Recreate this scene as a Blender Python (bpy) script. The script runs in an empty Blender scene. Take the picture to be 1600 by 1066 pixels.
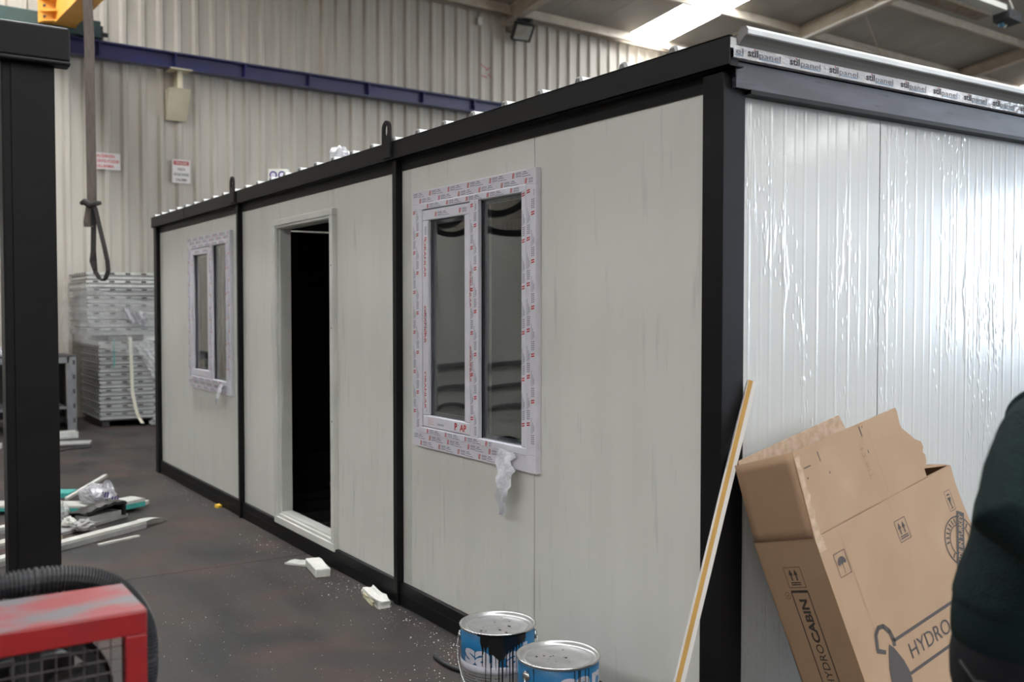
import bpy, bmesh, math, random
from mathutils import Vector, Matrix, noise
random.seed(7)
sc = bpy.context.scene
COL = sc.collection

# ------------------------------------------------------------------ camera, world, light, exposure
YAW, PITCH, F_PX = 2.5585, -0.0322, 1536.06
CAM = Vector((2.4002, -2.4661, 1.669))
cd = bpy.data.cameras.new('camera'); cam = bpy.data.objects.new('camera', cd); COL.objects.link(cam)
cd.sensor_width = 36.0; cd.lens = F_PX / 1600 * 36.0
cd.clip_start = 0.05; cd.clip_end = 200
look = Vector((math.cos(YAW) * math.cos(PITCH), math.sin(YAW) * math.cos(PITCH), math.sin(PITCH)))
cam.location = CAM; cam.rotation_euler = look.to_track_quat('-Z', 'Y').to_euler()
cd.dof.use_dof = True; cd.dof.focus_distance = 4.3; cd.dof.aperture_fstop = 2.6
sc.camera = cam

w = bpy.data.worlds.new('overcast_sky'); sc.world = w; w.use_nodes = True
bg = w.node_tree.nodes['Background']
bg.inputs['Color'].default_value = (0.70, 0.84, 1.0, 1); bg.inputs['Strength'].default_value = 24.0

vs = sc.view_settings
vs.view_transform = 'Standard'; vs.look = 'None'; vs.gamma = 1.0; vs.use_curve_mapping = False
vs.exposure = -0.24
SKYLIGHT = 28.0     # daylight through the translucent roof sheets
FILL_BAND = 0.8     # fill from an added glowing band in the unseen wall behind the camera

# the hall's own frame: x = distance from the clad wall, y = along it
HO = Vector((-14.0, 0.7, 0.0)); HT = math.radians(3.3)
HM = Matrix.Translation(HO) @ Matrix.Rotation(HT, 4, 'Z')
U0, U1, VW, VR = -22.0, 32.0, 40.0, 20.0
GATE = (22.0, 37.0, 6.0)          # v0, v1, height of the open gate in the far end wall
pd = bpy.data.lights.new('gate_portal', 'AREA'); pd.shape = 'RECTANGLE'; pd.size = GATE[1] - GATE[0]; pd.size_y = GATE[2]
pd.cycles.is_portal = True
po = bpy.data.objects.new('gate_portal', pd); COL.objects.link(po)
po.matrix_world = HM @ Matrix.Translation(((GATE[0] + GATE[1]) / 2, U1 + 0.2, GATE[2] / 2)) @ Matrix.Rotation(math.radians(-90), 4, 'X')

# ------------------------------------------------------------------ materials
def nt(name):
    m = bpy.data.materials.new(name); m.use_nodes = True
    t = m.node_tree; return m, t, t.nodes['Principled BSDF']
def setp(b, **k):
    for n, v in k.items():
        n = n.replace('_', ' ')
        if n in b.inputs:
            b.inputs[n].default_value = v
def c4(c): return (c[0], c[1], c[2], 1)
def pmat(name, c1, c2=None, scale=(6, 6, 6), lo=.35, hi=.65, rough=.6, metal=0, bump=0, bscale=None, coat=0, det=4, c3=None, s3=(2, 2, 2), lo3=.55, hi3=.7, spec=.5, rough2=None, coords='pos', bdist=.01):
    m, t, b = nt(name); N, L = t.nodes, t.links
    setp(b, Base_Color=c4(c1), Roughness=rough, Metallic=metal, Coat_Weight=coat, Coat_Roughness=.1)
    b.inputs['Specular IOR Level'].default_value = spec
    def tex(sc_, detail):
        if coords == 'pos':
            g = N.new('ShaderNodeNewGeometry'); out = g.outputs['Position']
        else:
            g = N.new('ShaderNodeTexCoord'); out = g.outputs['Object']
        mp = N.new('ShaderNodeMapping'); mp.inputs['Scale'].default_value = sc_
        L.new(out, mp.inputs['Vector'])
        n = N.new('ShaderNodeTexNoise'); n.inputs['Scale'].default_value = 1; n.inputs['Detail'].default_value = detail
        L.new(mp.outputs[0], n.inputs['Vector']); return n.outputs['Fac']
    def ramp(fac, a, z):
        r = N.new('ShaderNodeMapRange'); r.inputs['From Min'].default_value = a; r.inputs['From Max'].default_value = z
        L.new(fac, r.inputs['Value']); return r.outputs['Result']
    col = None
    if c2:
        f = ramp(tex(scale, det), lo, hi)
        mx = N.new('ShaderNodeMix'); mx.data_type = 'RGBA'
        mx.inputs['A'].default_value = c4(c1); mx.inputs['B'].default_value = c4(c2)
        L.new(f, mx.inputs['Factor']); col = mx.outputs['Result']
        if rough2 is not None:
            rr = N.new('ShaderNodeMapRange'); rr.inputs['To Min'].default_value = rough; rr.inputs['To Max'].default_value = rough2
            L.new(f, rr.inputs['Value']); L.new(rr.outputs[0], b.inputs['Roughness'])
    if c3:
        f = ramp(tex(s3, 5), lo3, hi3)
        mx = N.new('ShaderNodeMix'); mx.data_type = 'RGBA'; mx.inputs['B'].default_value = c4(c3)
        if col: L.new(col, mx.inputs['A'])
        else: mx.inputs['A'].default_value = c4(c1)
        L.new(f, mx.inputs['Factor']); col = mx.outputs['Result']
    if col: L.new(col, b.inputs['Base Color'])
    if bump:
        bn = N.new('ShaderNodeBump'); bn.inputs['Strength'].default_value = bump; bn.inputs['Distance'].default_value = bdist
        L.new(tex(bscale or scale, 3), bn.inputs['Height']); L.new(bn.outputs[0], b.inputs['Normal'])
    return m
def emat(name, col, s):
    m, t, b = nt(name); setp(b, Base_Color=c4((.8, .8, .8)), Emission_Color=c4(col), Emission_Strength=s, Roughness=.5); return m
def filmmat(name, alpha, tint=(.8, .8, .8), rough=.15, bs=40, diff=.25):
    m, t, b = nt(name); N, L = t.nodes, t.links
    out = N['Material Output']
    tr = N.new('ShaderNodeBsdfTransparent')
    setp(b, Base_Color=c4(tint), Roughness=rough); b.inputs['Specular IOR Level'].default_value = .8
    g = N.new('ShaderNodeNewGeometry'); n = N.new('ShaderNodeTexNoise'); n.inputs['Scale'].default_value = bs; n.inputs['Detail'].default_value = 3
    L.new(g.outputs['Position'], n.inputs['Vector'])
    bn = N.new('ShaderNodeBump'); bn.inputs['Strength'].default_value = .7; bn.inputs['Distance'].default_value = .02
    L.new(n.outputs['Fac'], bn.inputs['Height']); L.new(bn.outputs[0], b.inputs['Normal'])
    mx = N.new('ShaderNodeMixShader'); mx.inputs[0].default_value = alpha
    L.new(tr.outputs[0], mx.inputs[1]); L.new(b.outputs[0], mx.inputs[2]); L.new(mx.outputs[0], out.inputs['Surface'])
    return m

M = {}
M['floor'] = pmat('concrete_floor', (.044, .036, .0305), (.0165, .0168, .0178), scale=(1.1, 2.9, 1), lo=.36, hi=.64, det=7, rough=.72, rough2=.5, bump=.12, bscale=(30, 30, 30), spec=.32, c3=(.064, .036, .030), s3=(2.2, 1.7, 1), lo3=.50, hi3=.74)
M['joint'] = pmat('slab_joint_dirt', (.03, .03, .03))
M['clad'] = pmat('painted_sheet_cladding', (.475, .445, .390), (.385, .358, .31), scale=(5, 5, .35), lo=.4, hi=.75, rough=.5, c3=(.37, .31, .24), s3=(3, 3, .5), lo3=.66, hi3=.85)
M['ceil'] = pmat('ceiling_sheet', (.40, .375, .33), (.34, .315, .275), scale=(1, 1, 1), rough=.6)
M['steelbeige'] = pmat('beige_painted_steel', (.56, .50, .41), (.45, .37, .28), scale=(4, 4, 4), lo=.45, hi=.75, rough=.5)
M['bracket'] = pmat('cream_bracket_paint', (.58, .54, .40), (.50, .45, .32), scale=(3, 3, 3), rough=.5)
M['rust'] = pmat('rusty_column_head', (.20, .15, .10), (.30, .25, .18), scale=(8, 8, 8), rough=.7)
M['blue'] = pmat('blue_crane_rail_paint', (.008, .011, .095), (.006, .008, .065), scale=(2, 2, 2), rough=.35)
M['yellow'] = pmat('yellow_crane_paint', (.80, .42, .07), (.72, .36, .06), scale=(3, 3, 3), rough=.4)
M['green'] = pmat('dark_green_crane_paint', (.018, .055, .055), (.03, .07, .07), scale=(4, 4, 4), rough=.45)
M['rubber'] = pmat('black_rubber', (.014, .014, .016), rough=.55)
M['black'] = pmat('black_frame_paint', (.0060, .0056, .0062), (.0085, .0078, .0085), scale=(3, 3, 8), rough=.45, spec=.18)
M['baresteel'] = pmat('primed_steel', (.075, .073, .100), (.05, .048, .062), scale=(6, 3, 14), lo=.4, hi=.6, rough=.42, c3=(.03, .03, .035), s3=(9, 4, 40), lo3=.62, hi3=.7)
M['dark'] = pmat('interior_shade_black', (.012, .012, .012), rough=.8)  # near black stands in for the unlit cabin interior
M['joist'] = pmat('interior_joist', (.03, .03, .03), rough=.6)
M['panel'] = pmat('cream_sandwich_panel', (.745, .750, .700), (.70, .705, .655), scale=(5, 5, .8), lo=.42, hi=.72, rough=.33, bump=.06, bscale=(160, 160, .6), c3=(.53, .53, .495), s3=(22, 22, 2.2), lo3=.62, hi3=.84, bdist=.002)
def end_film():
    m, t, b = nt('filmed_end_panel'); N, L = t.nodes, t.links
    setp(b, Base_Color=c4((.60, .615, .60)), Roughness=.24, Coat_Weight=.6, Coat_Roughness=.10)
    g = N.new('ShaderNodeNewGeometry')
    def mapped(sc_):
        mp = N.new('ShaderNodeMapping'); mp.inputs['Scale'].default_value = sc_; L.new(g.outputs['Position'], mp.inputs['Vector']); return mp.outputs[0]
    def nz(sc_, det=3):
        n = N.new('ShaderNodeTexNoise'); n.inputs['Scale'].default_value = 1; n.inputs['Detail'].default_value = det; L.new(mapped(sc_), n.inputs['Vector']); return n.outputs['Fac']
    def rng(f, a0, a1, b0=0, b1=1):
        r = N.new('ShaderNodeMapRange'); r.interpolation_type = 'SMOOTHSTEP'
        for k_, v_ in (('From Min', a0), ('From Max', a1), ('To Min', b0), ('To Max', b1)): r.inputs[k_].default_value = v_
        L.new(f, r.inputs['Value']); return r.outputs['Result']
    def op(o_, a0, b0):
        x = N.new('ShaderNodeMath'); x.operation = o_
        for i_, q_ in ((0, a0), (1, b0)):
            if isinstance(q_, (int, float)): x.inputs[i_].default_value = q_
            else: L.new(q_, x.inputs[i_])
        return x.outputs[0]
    vo = N.new('ShaderNodeTexVoronoi'); vo.inputs['Scale'].default_value = 1; L.new(mapped((20, 46, 15)), vo.inputs['Vector'])
    bub = rng(vo.outputs['Distance'], .10, .34, 1, 0)
    runs = rng(nz((3, 22, 2.4), 2), .56, .68)                       # vertical runs of trapped air under the film
    mask = rng(nz((2, 4.5, 1.6), 2), .46, .62)
    h = op('ADD', op('MULTIPLY', bub, mask), op('ADD', op('MULTIPLY', runs, op('MULTIPLY', mask, 1.3)), op('MULTIPLY', nz((2, 9, .8), 2), .8)))
    bn = N.new('ShaderNodeBump'); bn.inputs['Strength'].default_value = .55; bn.inputs['Distance'].default_value = .0022
    L.new(h, bn.inputs['Height']); L.new(bn.outputs[0], b.inputs['Normal']); L.new(bn.outputs[0], b.inputs['Coat Normal'])
    return m
M['endpanel'] = end_film()
M['joinery'] = pmat('panel_joint', (.16, .16, .15), rough=.6)
M['doorframe'] = pmat('door_frame_coating', (.68, .685, .64), (.60, .605, .565), scale=(3, 3, 3), rough=.4)
M['roof'] = pmat('white_roof_sheet', (.74, .76, .76), (.66, .68, .68), scale=(6, 6, 6), rough=.35)
M['roofunder'] = pmat('rib_shade_grey', (.20, .195, .185), rough=.5)  # shade below the overhanging rib, put into the colour
M['printfilm'] = pmat('printed_edge_film', (.60, .59, .60), (.45, .45, .46), scale=(30, 9, 30), rough=.18, bump=.7, bscale=(60, 24, 60), coat=.5)
M['pvc'] = pmat('white_pvc_with_film', (.74, .735, .80), (.69, .685, .745), scale=(20, 20, 20), rough=.32)
M['pvcbare'] = pmat('bare_white_pvc', (.74, .73, .79), rough=.25)
M['seal'] = pmat('black_window_seal', (.015, .015, .02), rough=.6)
M['spacer'] = pmat('aluminium_spacer', (.22, .25, .29), rough=.35, metal=.3)
M['inkred'] = pmat('red_print', (.50, .035, .04), rough=.5)
M['inkdark'] = pmat('dark_blue_print', (.07, .06, .13), rough=.5)
M['inkgrey'] = pmat('grey_print', (.26, .25, .33), rough=.5)
M['inkthin'] = pmat('thin_grey_print', (.10, .10, .13), rough=.5)
M['inkgreen'] = pmat('green_print', (.05, .22, .17), rough=.5)
M['inkblack'] = pmat('black_print', (.035, .03, .03), rough=.6)
M['inkcarton'] = pmat('brown_black_carton_ink', (.055, .043, .04), rough=.7)
M['inkblue'] = pmat('blue_print', (.05, .17, .30), rough=.5)
M['inkpurple'] = pmat('purple_print', (.05, .025, .16), rough=.5)
M['card'] = pmat('cardboard', (.375, .245, .148), (.35, .225, .132), scale=(6, 6, 6), rough=.75, bump=.05, bscale=(30, 60, 4), c3=(.42, .29, .19), s3=(3, 3, 3), lo3=.55, hi3=.8)
M['cardin'] = pmat('torn_cardboard_edge', (.50, .37, .27), (.40, .28, .18), scale=(40, 40, 40), rough=.8)
M['crease'] = pmat('cardboard_crease', (.30, .19, .11), rough=.8)
M['wood'] = pmat('ochre_strip_core', (.52, .30, .07), (.46, .26, .06), scale=(20, 20, 2), rough=.6)
M['stripwhite'] = pmat('white_strip_face', (.62, .60, .57), rough=.5)
M['tin'] = pmat('tinned_lid', (.46, .46, .45), (.36, .36, .36), scale=(14, 14, 14), rough=.28, rough2=.42, metal=.75)
M['tinrim'] = pmat('tin_rim', (.55, .55, .55), rough=.22, metal=.9)
M['canblue'] = pmat('blue_can_print', (.008, .160, .36), (.007, .13, .30), scale=(9, 9, 3), rough=.35)
M['canwhite'] = pmat('white_can_print', (.62, .62, .70), (.52, .52, .58), scale=(20, 20, 20), rough=.4)
M['cangrey'] = pmat('grey_can_body', (.30, .30, .30), (.20, .20, .20), scale=(12, 12, 4), rough=.38, metal=.3)
M['paint'] = pmat('spilt_black_paint', (.008, .008, .009), rough=.22)
M['wire'] = pmat('zinc_wire', (.60, .60, .60), rough=.25, metal=.9)
M['foam'] = pmat('white_polystyrene', (.66, .66, .62), (.58, .58, .53), scale=(60, 60, 60), rough=.8, bump=.4, bscale=(220, 220, 220))
M['foamy'] = pmat('yellowed_foam', (.55, .52, .36), rough=.85)
M['sheetwhite'] = pmat('white_sheet_offcut', (.60, .61, .57), (.46, .46, .43), scale=(9, 9, 9), rough=.4)
M['sheetgrey'] = pmat('grey_sheet_offcut', (.34, .34, .33), (.24, .24, .235), scale=(7, 7, 7), rough=.5)
M['teal'] = pmat('teal_foam_board', (.05, .36, .32), (.045, .30, .27), scale=(20, 20, 20), rough=.7)
M['blackbag'] = pmat('black_plastic', (.012, .012, .012), rough=.3)
M['bag'] = filmmat('clear_plastic_bag', .38, (.62, .63, .62), bs=18)
M['bagwhite'] = filmmat('milky_plastic_bag', .72, (.52, .52, .55), bs=18)
M['wrap'] = filmmat('stretch_wrap', .22, (.75, .75, .74), rough=.12, bs=25)
M['peel'] = filmmat('peeled_film', .92, (.58, .58, .62), rough=.5, bs=12)
M['pallet'] = pmat('white_plastic_panel', (.36, .365, .35), (.26, .262, .25), scale=(3, 3, 12), rough=.45)
M['slot'] = pmat('dark_slot', (.045, .04, .04), rough=.8)
M['strapg'] = pmat('green_binding_strap', (.05, .25, .22), rough=.4)
M['strapw'] = pmat('cream_binding_strap', (.55, .53, .43), rough=.4)
M['rack'] = pmat('galvanised_angle', (.26, .27, .28), (.20, .205, .21), scale=(8, 8, 8), rough=.4, metal=.5)
M['sling'] = pmat('grey_brown_webbing', (.150, .125, .110), (.105, .088, .078), scale=(60, 60, 8), rough=.85)
M['slingdark'] = pmat('dark_webbing', (.045, .04, .038), (.03, .028, .027), scale=(40, 40, 10), rough=.85)
M['signwhite'] = pmat('white_sign_plate', (.66, .64, .63), rough=.4)
M['signred'] = pmat('red_sign_band', (.36, .05, .04), rough=.4)
M['lamphouse'] = pmat('black_lamp_housing', (.016, .017, .02), rough=.4)
M['lampglass'] = pmat('dusty_lamp_glass', (.40, .39, .32), (.5, .5, .46), scale=(6, 6, 6), rough=.2, metal=.3)
M['sensor'] = pmat('white_plastic', (.62, .63, .58), rough=.4)
M['conduit'] = pmat('white_conduit', (.72, .70, .64), rough=.4)
M['red'] = pmat('worn_red_paint', (.27, .011, .013), (.21, .017, .019), scale=(8, 8, 8), lo=.45, hi=.7, rough=.36)
M['reddusty'] = pmat('dusty_red_paint', (.26, .055, .057), (.15, .145, .155), scale=(11, 6, 9), lo=.44, hi=.62, rough=.65)
M['mesh'] = pmat('guard_wire', (.07, .055, .055), rough=.5)
M['castiron'] = pmat('grey_cast_iron', (.045, .047, .05), (.026, .027, .03), scale=(12, 12, 12), rough=.55, metal=.2)
M['hose'] = pmat('black_ribbed_hose', (.015, .016, .018), (.032, .035, .038), scale=(14, 14, 14), lo=.5, hi=.8, rough=.5)
M['skin'] = pmat('skin', (.52, .31, .22), rough=.5)
M['hair'] = pmat('dark_hair', (.02, .015, .012), rough=.6)
M['sweater'] = pmat('dark_green_knit', (.0075, .0175, .0170), (.0055, .012, .012), scale=(40, 40, 40), rough=.9, bump=.4, bscale=(160, 160, 160), spec=.15)
M['rib'] = pmat('dark_green_rib_knit', (.0065, .0150, .0146), rough=.9, spec=.15)
M['trouser'] = pmat('black_trouser', (.0095, .0100, .0125), (.007, .007, .009), scale=(30, 30, 30), rough=.85, spec=.2)
M['shoe'] = pmat('black_shoe', (.012, .012, .012), rough=.5)
M['greycab'] = pmat('dark_grey_cabin_panel', (.48, .48, .44), (.42, .42, .38), scale=(3, 3, 1), rough=.5)
M['yellowbit'] = pmat('yellow_plastic', (.65, .40, .02), rough=.5)
M['skyl'] = emat('backlit_skylight_sheet', (.97, .985, 1.0), SKYLIGHT)
M['band'] = emat('glowing_fill_band', (.97, .985, 1.0), FILL_BAND)  # added emitter that brightens the cabin faces
mg, tg, bgl = nt('window_glass')
setp(bgl, Base_Color=c4((.75, .78, .77)), Roughness=0.0, Transmission_Weight=1.0, IOR=1.75); M['glass'] = mg

# ------------------------------------------------------------------ mesh helpers
OFF = {}
class MB:
    def __init__(s): s.v = []; s.f = []; s.m = []; s.cur = 0
    def vert(s, p): s.v.append(Vector(p)); return len(s.v) - 1
    def face(s, ids): s.f.append(tuple(ids)); s.m.append(s.cur)
    def poly(s, pts): s.face([s.vert(p) for p in pts]); return s
    def hexa(s, p):  # 8 points: bottom 4 ccw, top 4 ccw
        i = [s.vert(q) for q in p]
        for f in ((3, 2, 1, 0), (4, 5, 6, 7), (0, 1, 5, 4), (1, 2, 6, 5), (2, 3, 7, 6), (3, 0, 4, 7)): s.face([i[k] for k in f])
        return s
    def box(s, x0, x1, y0, y1, z0, z1):
        return s.hexa([(x0, y0, z0), (x1, y0, z0), (x1, y1, z0), (x0, y1, z0), (x0, y0, z1), (x1, y0, z1), (x1, y1, z1), (x0, y1, z1)])
    def obox(s, o, a, b, c):  # origin + three edge vectors
        o, a, b, c = Vector(o), Vector(a), Vector(b), Vector(c)
        if a.cross(b).dot(c) < 0: a, b = b, a
        return s.hexa([o, o + a, o + a + b, o + b, o + c, o + a + c, o + a + b + c, o + b + c])
    def prism(s, pts, d):   # planar polygon extruded by d
        d = Vector(d); n = len(pts); A = [s.vert(p) for p in pts]; B = [s.vert(Vector(p) + d) for p in pts]
        s.face(A[::-1]); s.face(B)
        for k in range(n): s.face((A[k], A[(k + 1) % n], B[(k + 1) % n], B[k]))
        return s
    def strip(s, prof, d):  # open profile extruded
        d = Vector(d); A = [s.vert(p) for p in prof]; B = [s.vert(Vector(p) + d) for p in prof]
        for k in range(len(prof) - 1): s.face((A[k], A[k + 1], B[k + 1], B[k]))
        return s
    def tube(s, path, r, n=8, cap=True, closed=False):
        path = [Vector(p) for p in path]; rings = []
        N = len(path); rr = r if isinstance(r, (list, tuple)) else [r] * N
        up = None
        for k in range(N):
            if closed: t = (path[(k + 1) % N] - path[k - 1])
            else: t = path[min(k + 1, N - 1)] - path[max(k - 1, 0)]
            t.normalize()
            if up is None:
                up = Vector((0, 0, 1)) if abs(t.z) < .9 else Vector((1, 0, 0))
            a = t.cross(up);
            if a.length < 1e-5: a = t.orthogonal()
            a.normalize(); b = a.cross(t).normalized(); up = b
            rings.append([s.vert(path[k] + (a * math.cos(q * 2 * math.pi / n) + b * math.sin(q * 2 * math.pi / n)) * rr[k]) for q in range(n)])
        R = N if closed else N - 1
        for k in range(R):
            A, B = rings[k], rings[(k + 1) % N]
            for q in range(n): s.face((A[q], A[(q + 1) % n], B[(q + 1) % n], B[q]))
        if cap and not closed:
            s.face(rings[0][::-1]); s.face(rings[-1])
        return s
    def ribbon(s, path, wv, t=.003):  # flat strap: list of points, width vectors
        path = [Vector(p) for p in path]; N = len(path); rows = []
        for k in range(N):
            tg = (path[min(k + 1, N - 1)] - path[max(k - 1, 0)]).normalized()
            wd = Vector(wv[k] if isinstance(wv, list) else wv); nn = tg.cross(wd).normalized() * t / 2
            rows.append([s.vert(path[k] - wd / 2 - nn), s.vert(path[k] + wd / 2 - nn), s.vert(path[k] + wd / 2 + nn), s.vert(path[k] - wd / 2 + nn)])
        for k in range(N - 1):
            A, B = rows[k], rows[k + 1]
            for q in range(4): s.face((A[q], A[(q + 1) % 4], B[(q + 1) % 4], B[q]))
        s.face(rows[0][::-1]); s.face(rows[-1]); return s
    def lathe(s, prof, c, n=48, a0=0, a1=2 * math.pi):  # prof [(r,z)], around vertical axis at c
        full = abs(a1 - a0 - 2 * math.pi) < 1e-6; K = n if full else n + 1; rings = []
        for r, z in prof:
            rings.append([s.vert((c[0] + r * math.cos(a0 + (a1 - a0) * k / n), c[1] + r * math.sin(a0 + (a1 - a0) * k / n), c[2] + z)) for k in range(K)])
        for A, B in zip(rings[:-1], rings[1:]):
            for k in range(n):
                k2 = (k + 1) % K; s.face((A[k], A[k2], B[k2], B[k]))
        return s
    def frame(s, x0, x1, z0, z1, wl, wr, wb, wt, y0, y1):  # rectangular ring in the xz plane
        s.box(x0, x1, y0, y1, z1 - wt, z1); s.box(x0, x1, y0, y1, z0, z0 + wb)
        s.box(x0, x0 + wl, y0, y1, z0 + wb, z1 - wt); s.box(x1 - wr, x1, y0, y1, z0 + wb, z1 - wt); return s
    def build(s, name, mats, parent=None, origin=None, hall=False, smooth=False, bevel=0):
        me = bpy.data.meshes.new(name)
        off = Vector((0, 0, 0))
        if parent is not None: off = OFF[parent.name]
        elif origin is not None: off = Vector(origin)
        me.from_pydata([tuple(p - off) for p in s.v], [], s.f)
        if not isinstance(mats, (list, tuple)): mats = [mats]
        for m in mats: me.materials.append(m)
        for p, k in zip(me.polygons, s.m): p.material_index = k; p.use_smooth = smooth
        me.update()
        o = bpy.data.objects.new(name, me); COL.objects.link(o); OFF[o.name] = off
        if parent is not None: o.parent = parent
        elif hall: o.matrix_world = HM
        elif origin is not None: o.location = off
        if bevel:
            md = o.modifiers.new('bevel', 'BEVEL'); md.width = bevel; md.segments = 2; md.limit_method = 'ANGLE'
        return o
def tag(o, label, cat, group=None):
    o['label'] = label; o['category'] = cat
    if group: o['group'] = group
    return o
def thing(name, label, cat, loc=(0, 0, 0), group=None, hall=False):
    o = bpy.data.objects.new(name, None); COL.objects.link(o); o.empty_display_size = .1
    if hall:
        o.matrix_world = HM @ Matrix.Translation(loc)
    else: o.location = loc
    OFF[o.name] = Vector(loc)
    return tag(o, label, cat, group)
def struct(o): o['kind'] = 'structure'; return o
def sempty(name, hall=False):
    o = bpy.data.objects.new(name, None); COL.objects.link(o)
    if hall: o.matrix_world = HM
    OFF[o.name] = Vector((0, 0, 0)); o['kind'] = 'structure'; return o
TXT = {}
def text_geo(txt, bold=0.0, shear=0.0):
    key = (txt, bold, shear)
    if key not in TXT:
        cu = bpy.data.curves.new('t', 'FONT'); cu.body = txt; cu.size = 1; cu.dimensions = '2D'; cu.fill_mode = 'BOTH'; cu.offset = bold; cu.shear = shear; cu.resolution_u = 3
        ob = bpy.data.objects.new('t', cu); me = bpy.data.meshes.new_from_object(ob)
        vs_ = [v.co.copy() for v in me.vertices]; fs = [tuple(p.vertices) for p in me.polygons]
        bpy.data.objects.remove(ob); bpy.data.curves.remove(cu); bpy.data.meshes.remove(me)
        x0 = min(v.x for v in vs_); x1 = max(v.x for v in vs_)
        TXT[key] = ([Vector((v.x - x0, v.y, 0)) for v in vs_], fs, x1 - x0)
    return TXT[key]
def add_text(mb, txt, o, xd, yd, width=None, height=.7, bold=0, map_=None, slices=0):
    """height: world length of one em*0.7 (cap height); width: total world width (else natural)"""
    vs_, fs, wd = text_geo(txt, bold)
    if slices:
        bm = bmesh.new(); vv = [bm.verts.new(v) for v in vs_]
        for f in fs:
            try: bm.faces.new([vv[k] for k in f])
            except ValueError: pass
        for k in range(1, slices): bmesh.ops.bisect_plane(bm, geom=bm.verts[:] + bm.edges[:] + bm.faces[:], plane_co=(wd * k / slices, 0, 0), plane_no=(1, 0, 0))
        bm.verts.index_update(); vs_ = [v.co.copy() for v in bm.verts]; fs = [tuple(v.index for v in f.verts) for f in bm.faces]; bm.free()
    sy = height / .72; sx = (width / wd) if width else sy
    o, xd, yd = Vector(o), Vector(xd).normalized(), Vector(yd).normalized()
    base = len(mb.v)
    for v in vs_:
        mb.v.append(map_(v.x * sx, v.y * sy) if map_ else o + xd * v.x * sx + yd * v.y * sy)
    for f in fs: mb.f.append(tuple(base + k for k in f)); mb.m.append(mb.cur)
def crumple(c, rx, ry, rz, seed, amp=.35, freq=3.0, sub=3, flat=True):
    bm = bmesh.new(); bmesh.ops.create_icosphere(bm, subdivisions=sub, radius=1)
    mb = MB()
    for v in bm.verts:
        n = noise.fractal(v.co * freq + Vector((seed * 3.1, seed * 7.7, seed)), .8, 2.2, 4)
        r = 1 + amp * n; p = v.co * r
        z = p.z * rz
        if flat: z = max(z, -rz * .55)
        mb.v.append(Vector((c[0] + p.x * rx, c[1] + p.y * ry, c[2] + z)))
    for f in bm.faces: mb.f.append(tuple(v.index for v in f.verts)); mb.m.append(0)
    bm.free(); return mb

# ------------------------------------------------------------------ the setting: floor, walls, ceiling
fl = sempty('floor')
mb = MB(); mb.box(-22, 32, -27, 40, -.30, -.12); mb.build('sub_base', M['joint'], fl)
JX = [-21.93 + 6 * k for k in range(10)]; JY = [-26.6 + 5.5 * k for k in range(13)]
for i in range(len(JX) - 1):
    for j in range(len(JY) - 1):
        mb = MB(); g = .004
        mb.box(JX[i] + g, JX[i + 1] - g, JY[j] + g, JY[j + 1] - g, -.12, 0)
        mb.build('floor_slab', M['floor'], fl)

def clad(u0, u1, along='u', const=0.0, sgn=1, z0=0.0, z1=8.0, per=.286, ph=0.02):
    prof = []
    k0 = math.floor((u0 - ph) / per); k = k0
    while ph + k * per < u1:
        b = ph + k * per
        for du, h in ((0, .050), (.055, .050), (.095, 0), (.246, 0), (.286, .050)):
            u = min(max(b + du, u0), u1); q = const + sgn * h
            prof.append((q, u, z0) if along == 'u' else (u, q, z0))
        k += 1
    return prof
EAVE, SL = 7.70, .15
mb = MB(); mb.strip(clad(U0, U1, z0=-.1), (0, 0, EAVE + .1)); mb.box(-.12, -.06, U0, U1, -.1, EAVE)
wb = struct(mb.build('wall_back', M['clad'], hall=True))
# small screw heads that dot the sheets
mb = MB()
for u in (-1.67, -1.1, -.523, .058, .616, 1.19, 1.76):
    for z in (2.44,):
        mb.box(-.0, .012, u - .02, u + .02, z - .02, z + .02)
mb.build('screw_heads', M['rust'], wb)
mb = MB()
for (u, z, l, r) in ((7.22, 6.50, .16, .5), (7.33, 6.46, .12, -.6), (7.24, 6.30, .14, .2), (7.38, 6.33, .12, .5)):
    dx, dz = math.cos(r) * l / 2, math.sin(r) * l / 2
    mb.prism([(.051, u - dx, z + dz - .012), (.051, u + dx, z - dz - .012), (.051, u + dx, z - dz + .012), (.051, u - dx, z + dz + .012)], (.002, 0, 0))
mb.build('red_scribble', M['signred'], wb)

# wall behind the camera, with a glowing band added as fill light
mb = MB(); mb.strip(clad(U0, U1, const=VW, sgn=-1, z0=-.1), (0, 0, 4.1)); mb.strip(clad(U0, U1, const=VW, sgn=-1, z0=6.0), (0, 0, EAVE - 6.0))
struct(mb.build('wall_right', M['clad'], hall=True))
mb = MB(); mb.box(VW + .02, VW + .05, U0, U1, 4.0, 6.0); wn = struct(mb.build('added_fill_band', M['band'], hall=True))
mb = MB(); mb.strip(clad(0, VW, along='v', const=U0, z0=-.1), (0, 0, 10.9)); struct(mb.build('wall_left', M['clad'], hall=True))
mb = MB()
for a, b, z0, z1 in ((0, GATE[0], -.1, 10.8), (GATE[1], VW, -.1, 10.8), (GATE[0], GATE[1], GATE[2], 10.8)):
    mb.strip(clad(a, b, along='v', const=U1, sgn=-1, z0=z0), (0, 0, z1 - z0))
struct(mb.build('wall_far', M['clad'], hall=True))
mb = MB(); mb.box(-10, 60, U1 + .5, U1 + 40, -.2, -.05); struct(mb.build('ground_outside', pmat('yard_concrete', (.32, .31, .29)), hall=True))

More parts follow.
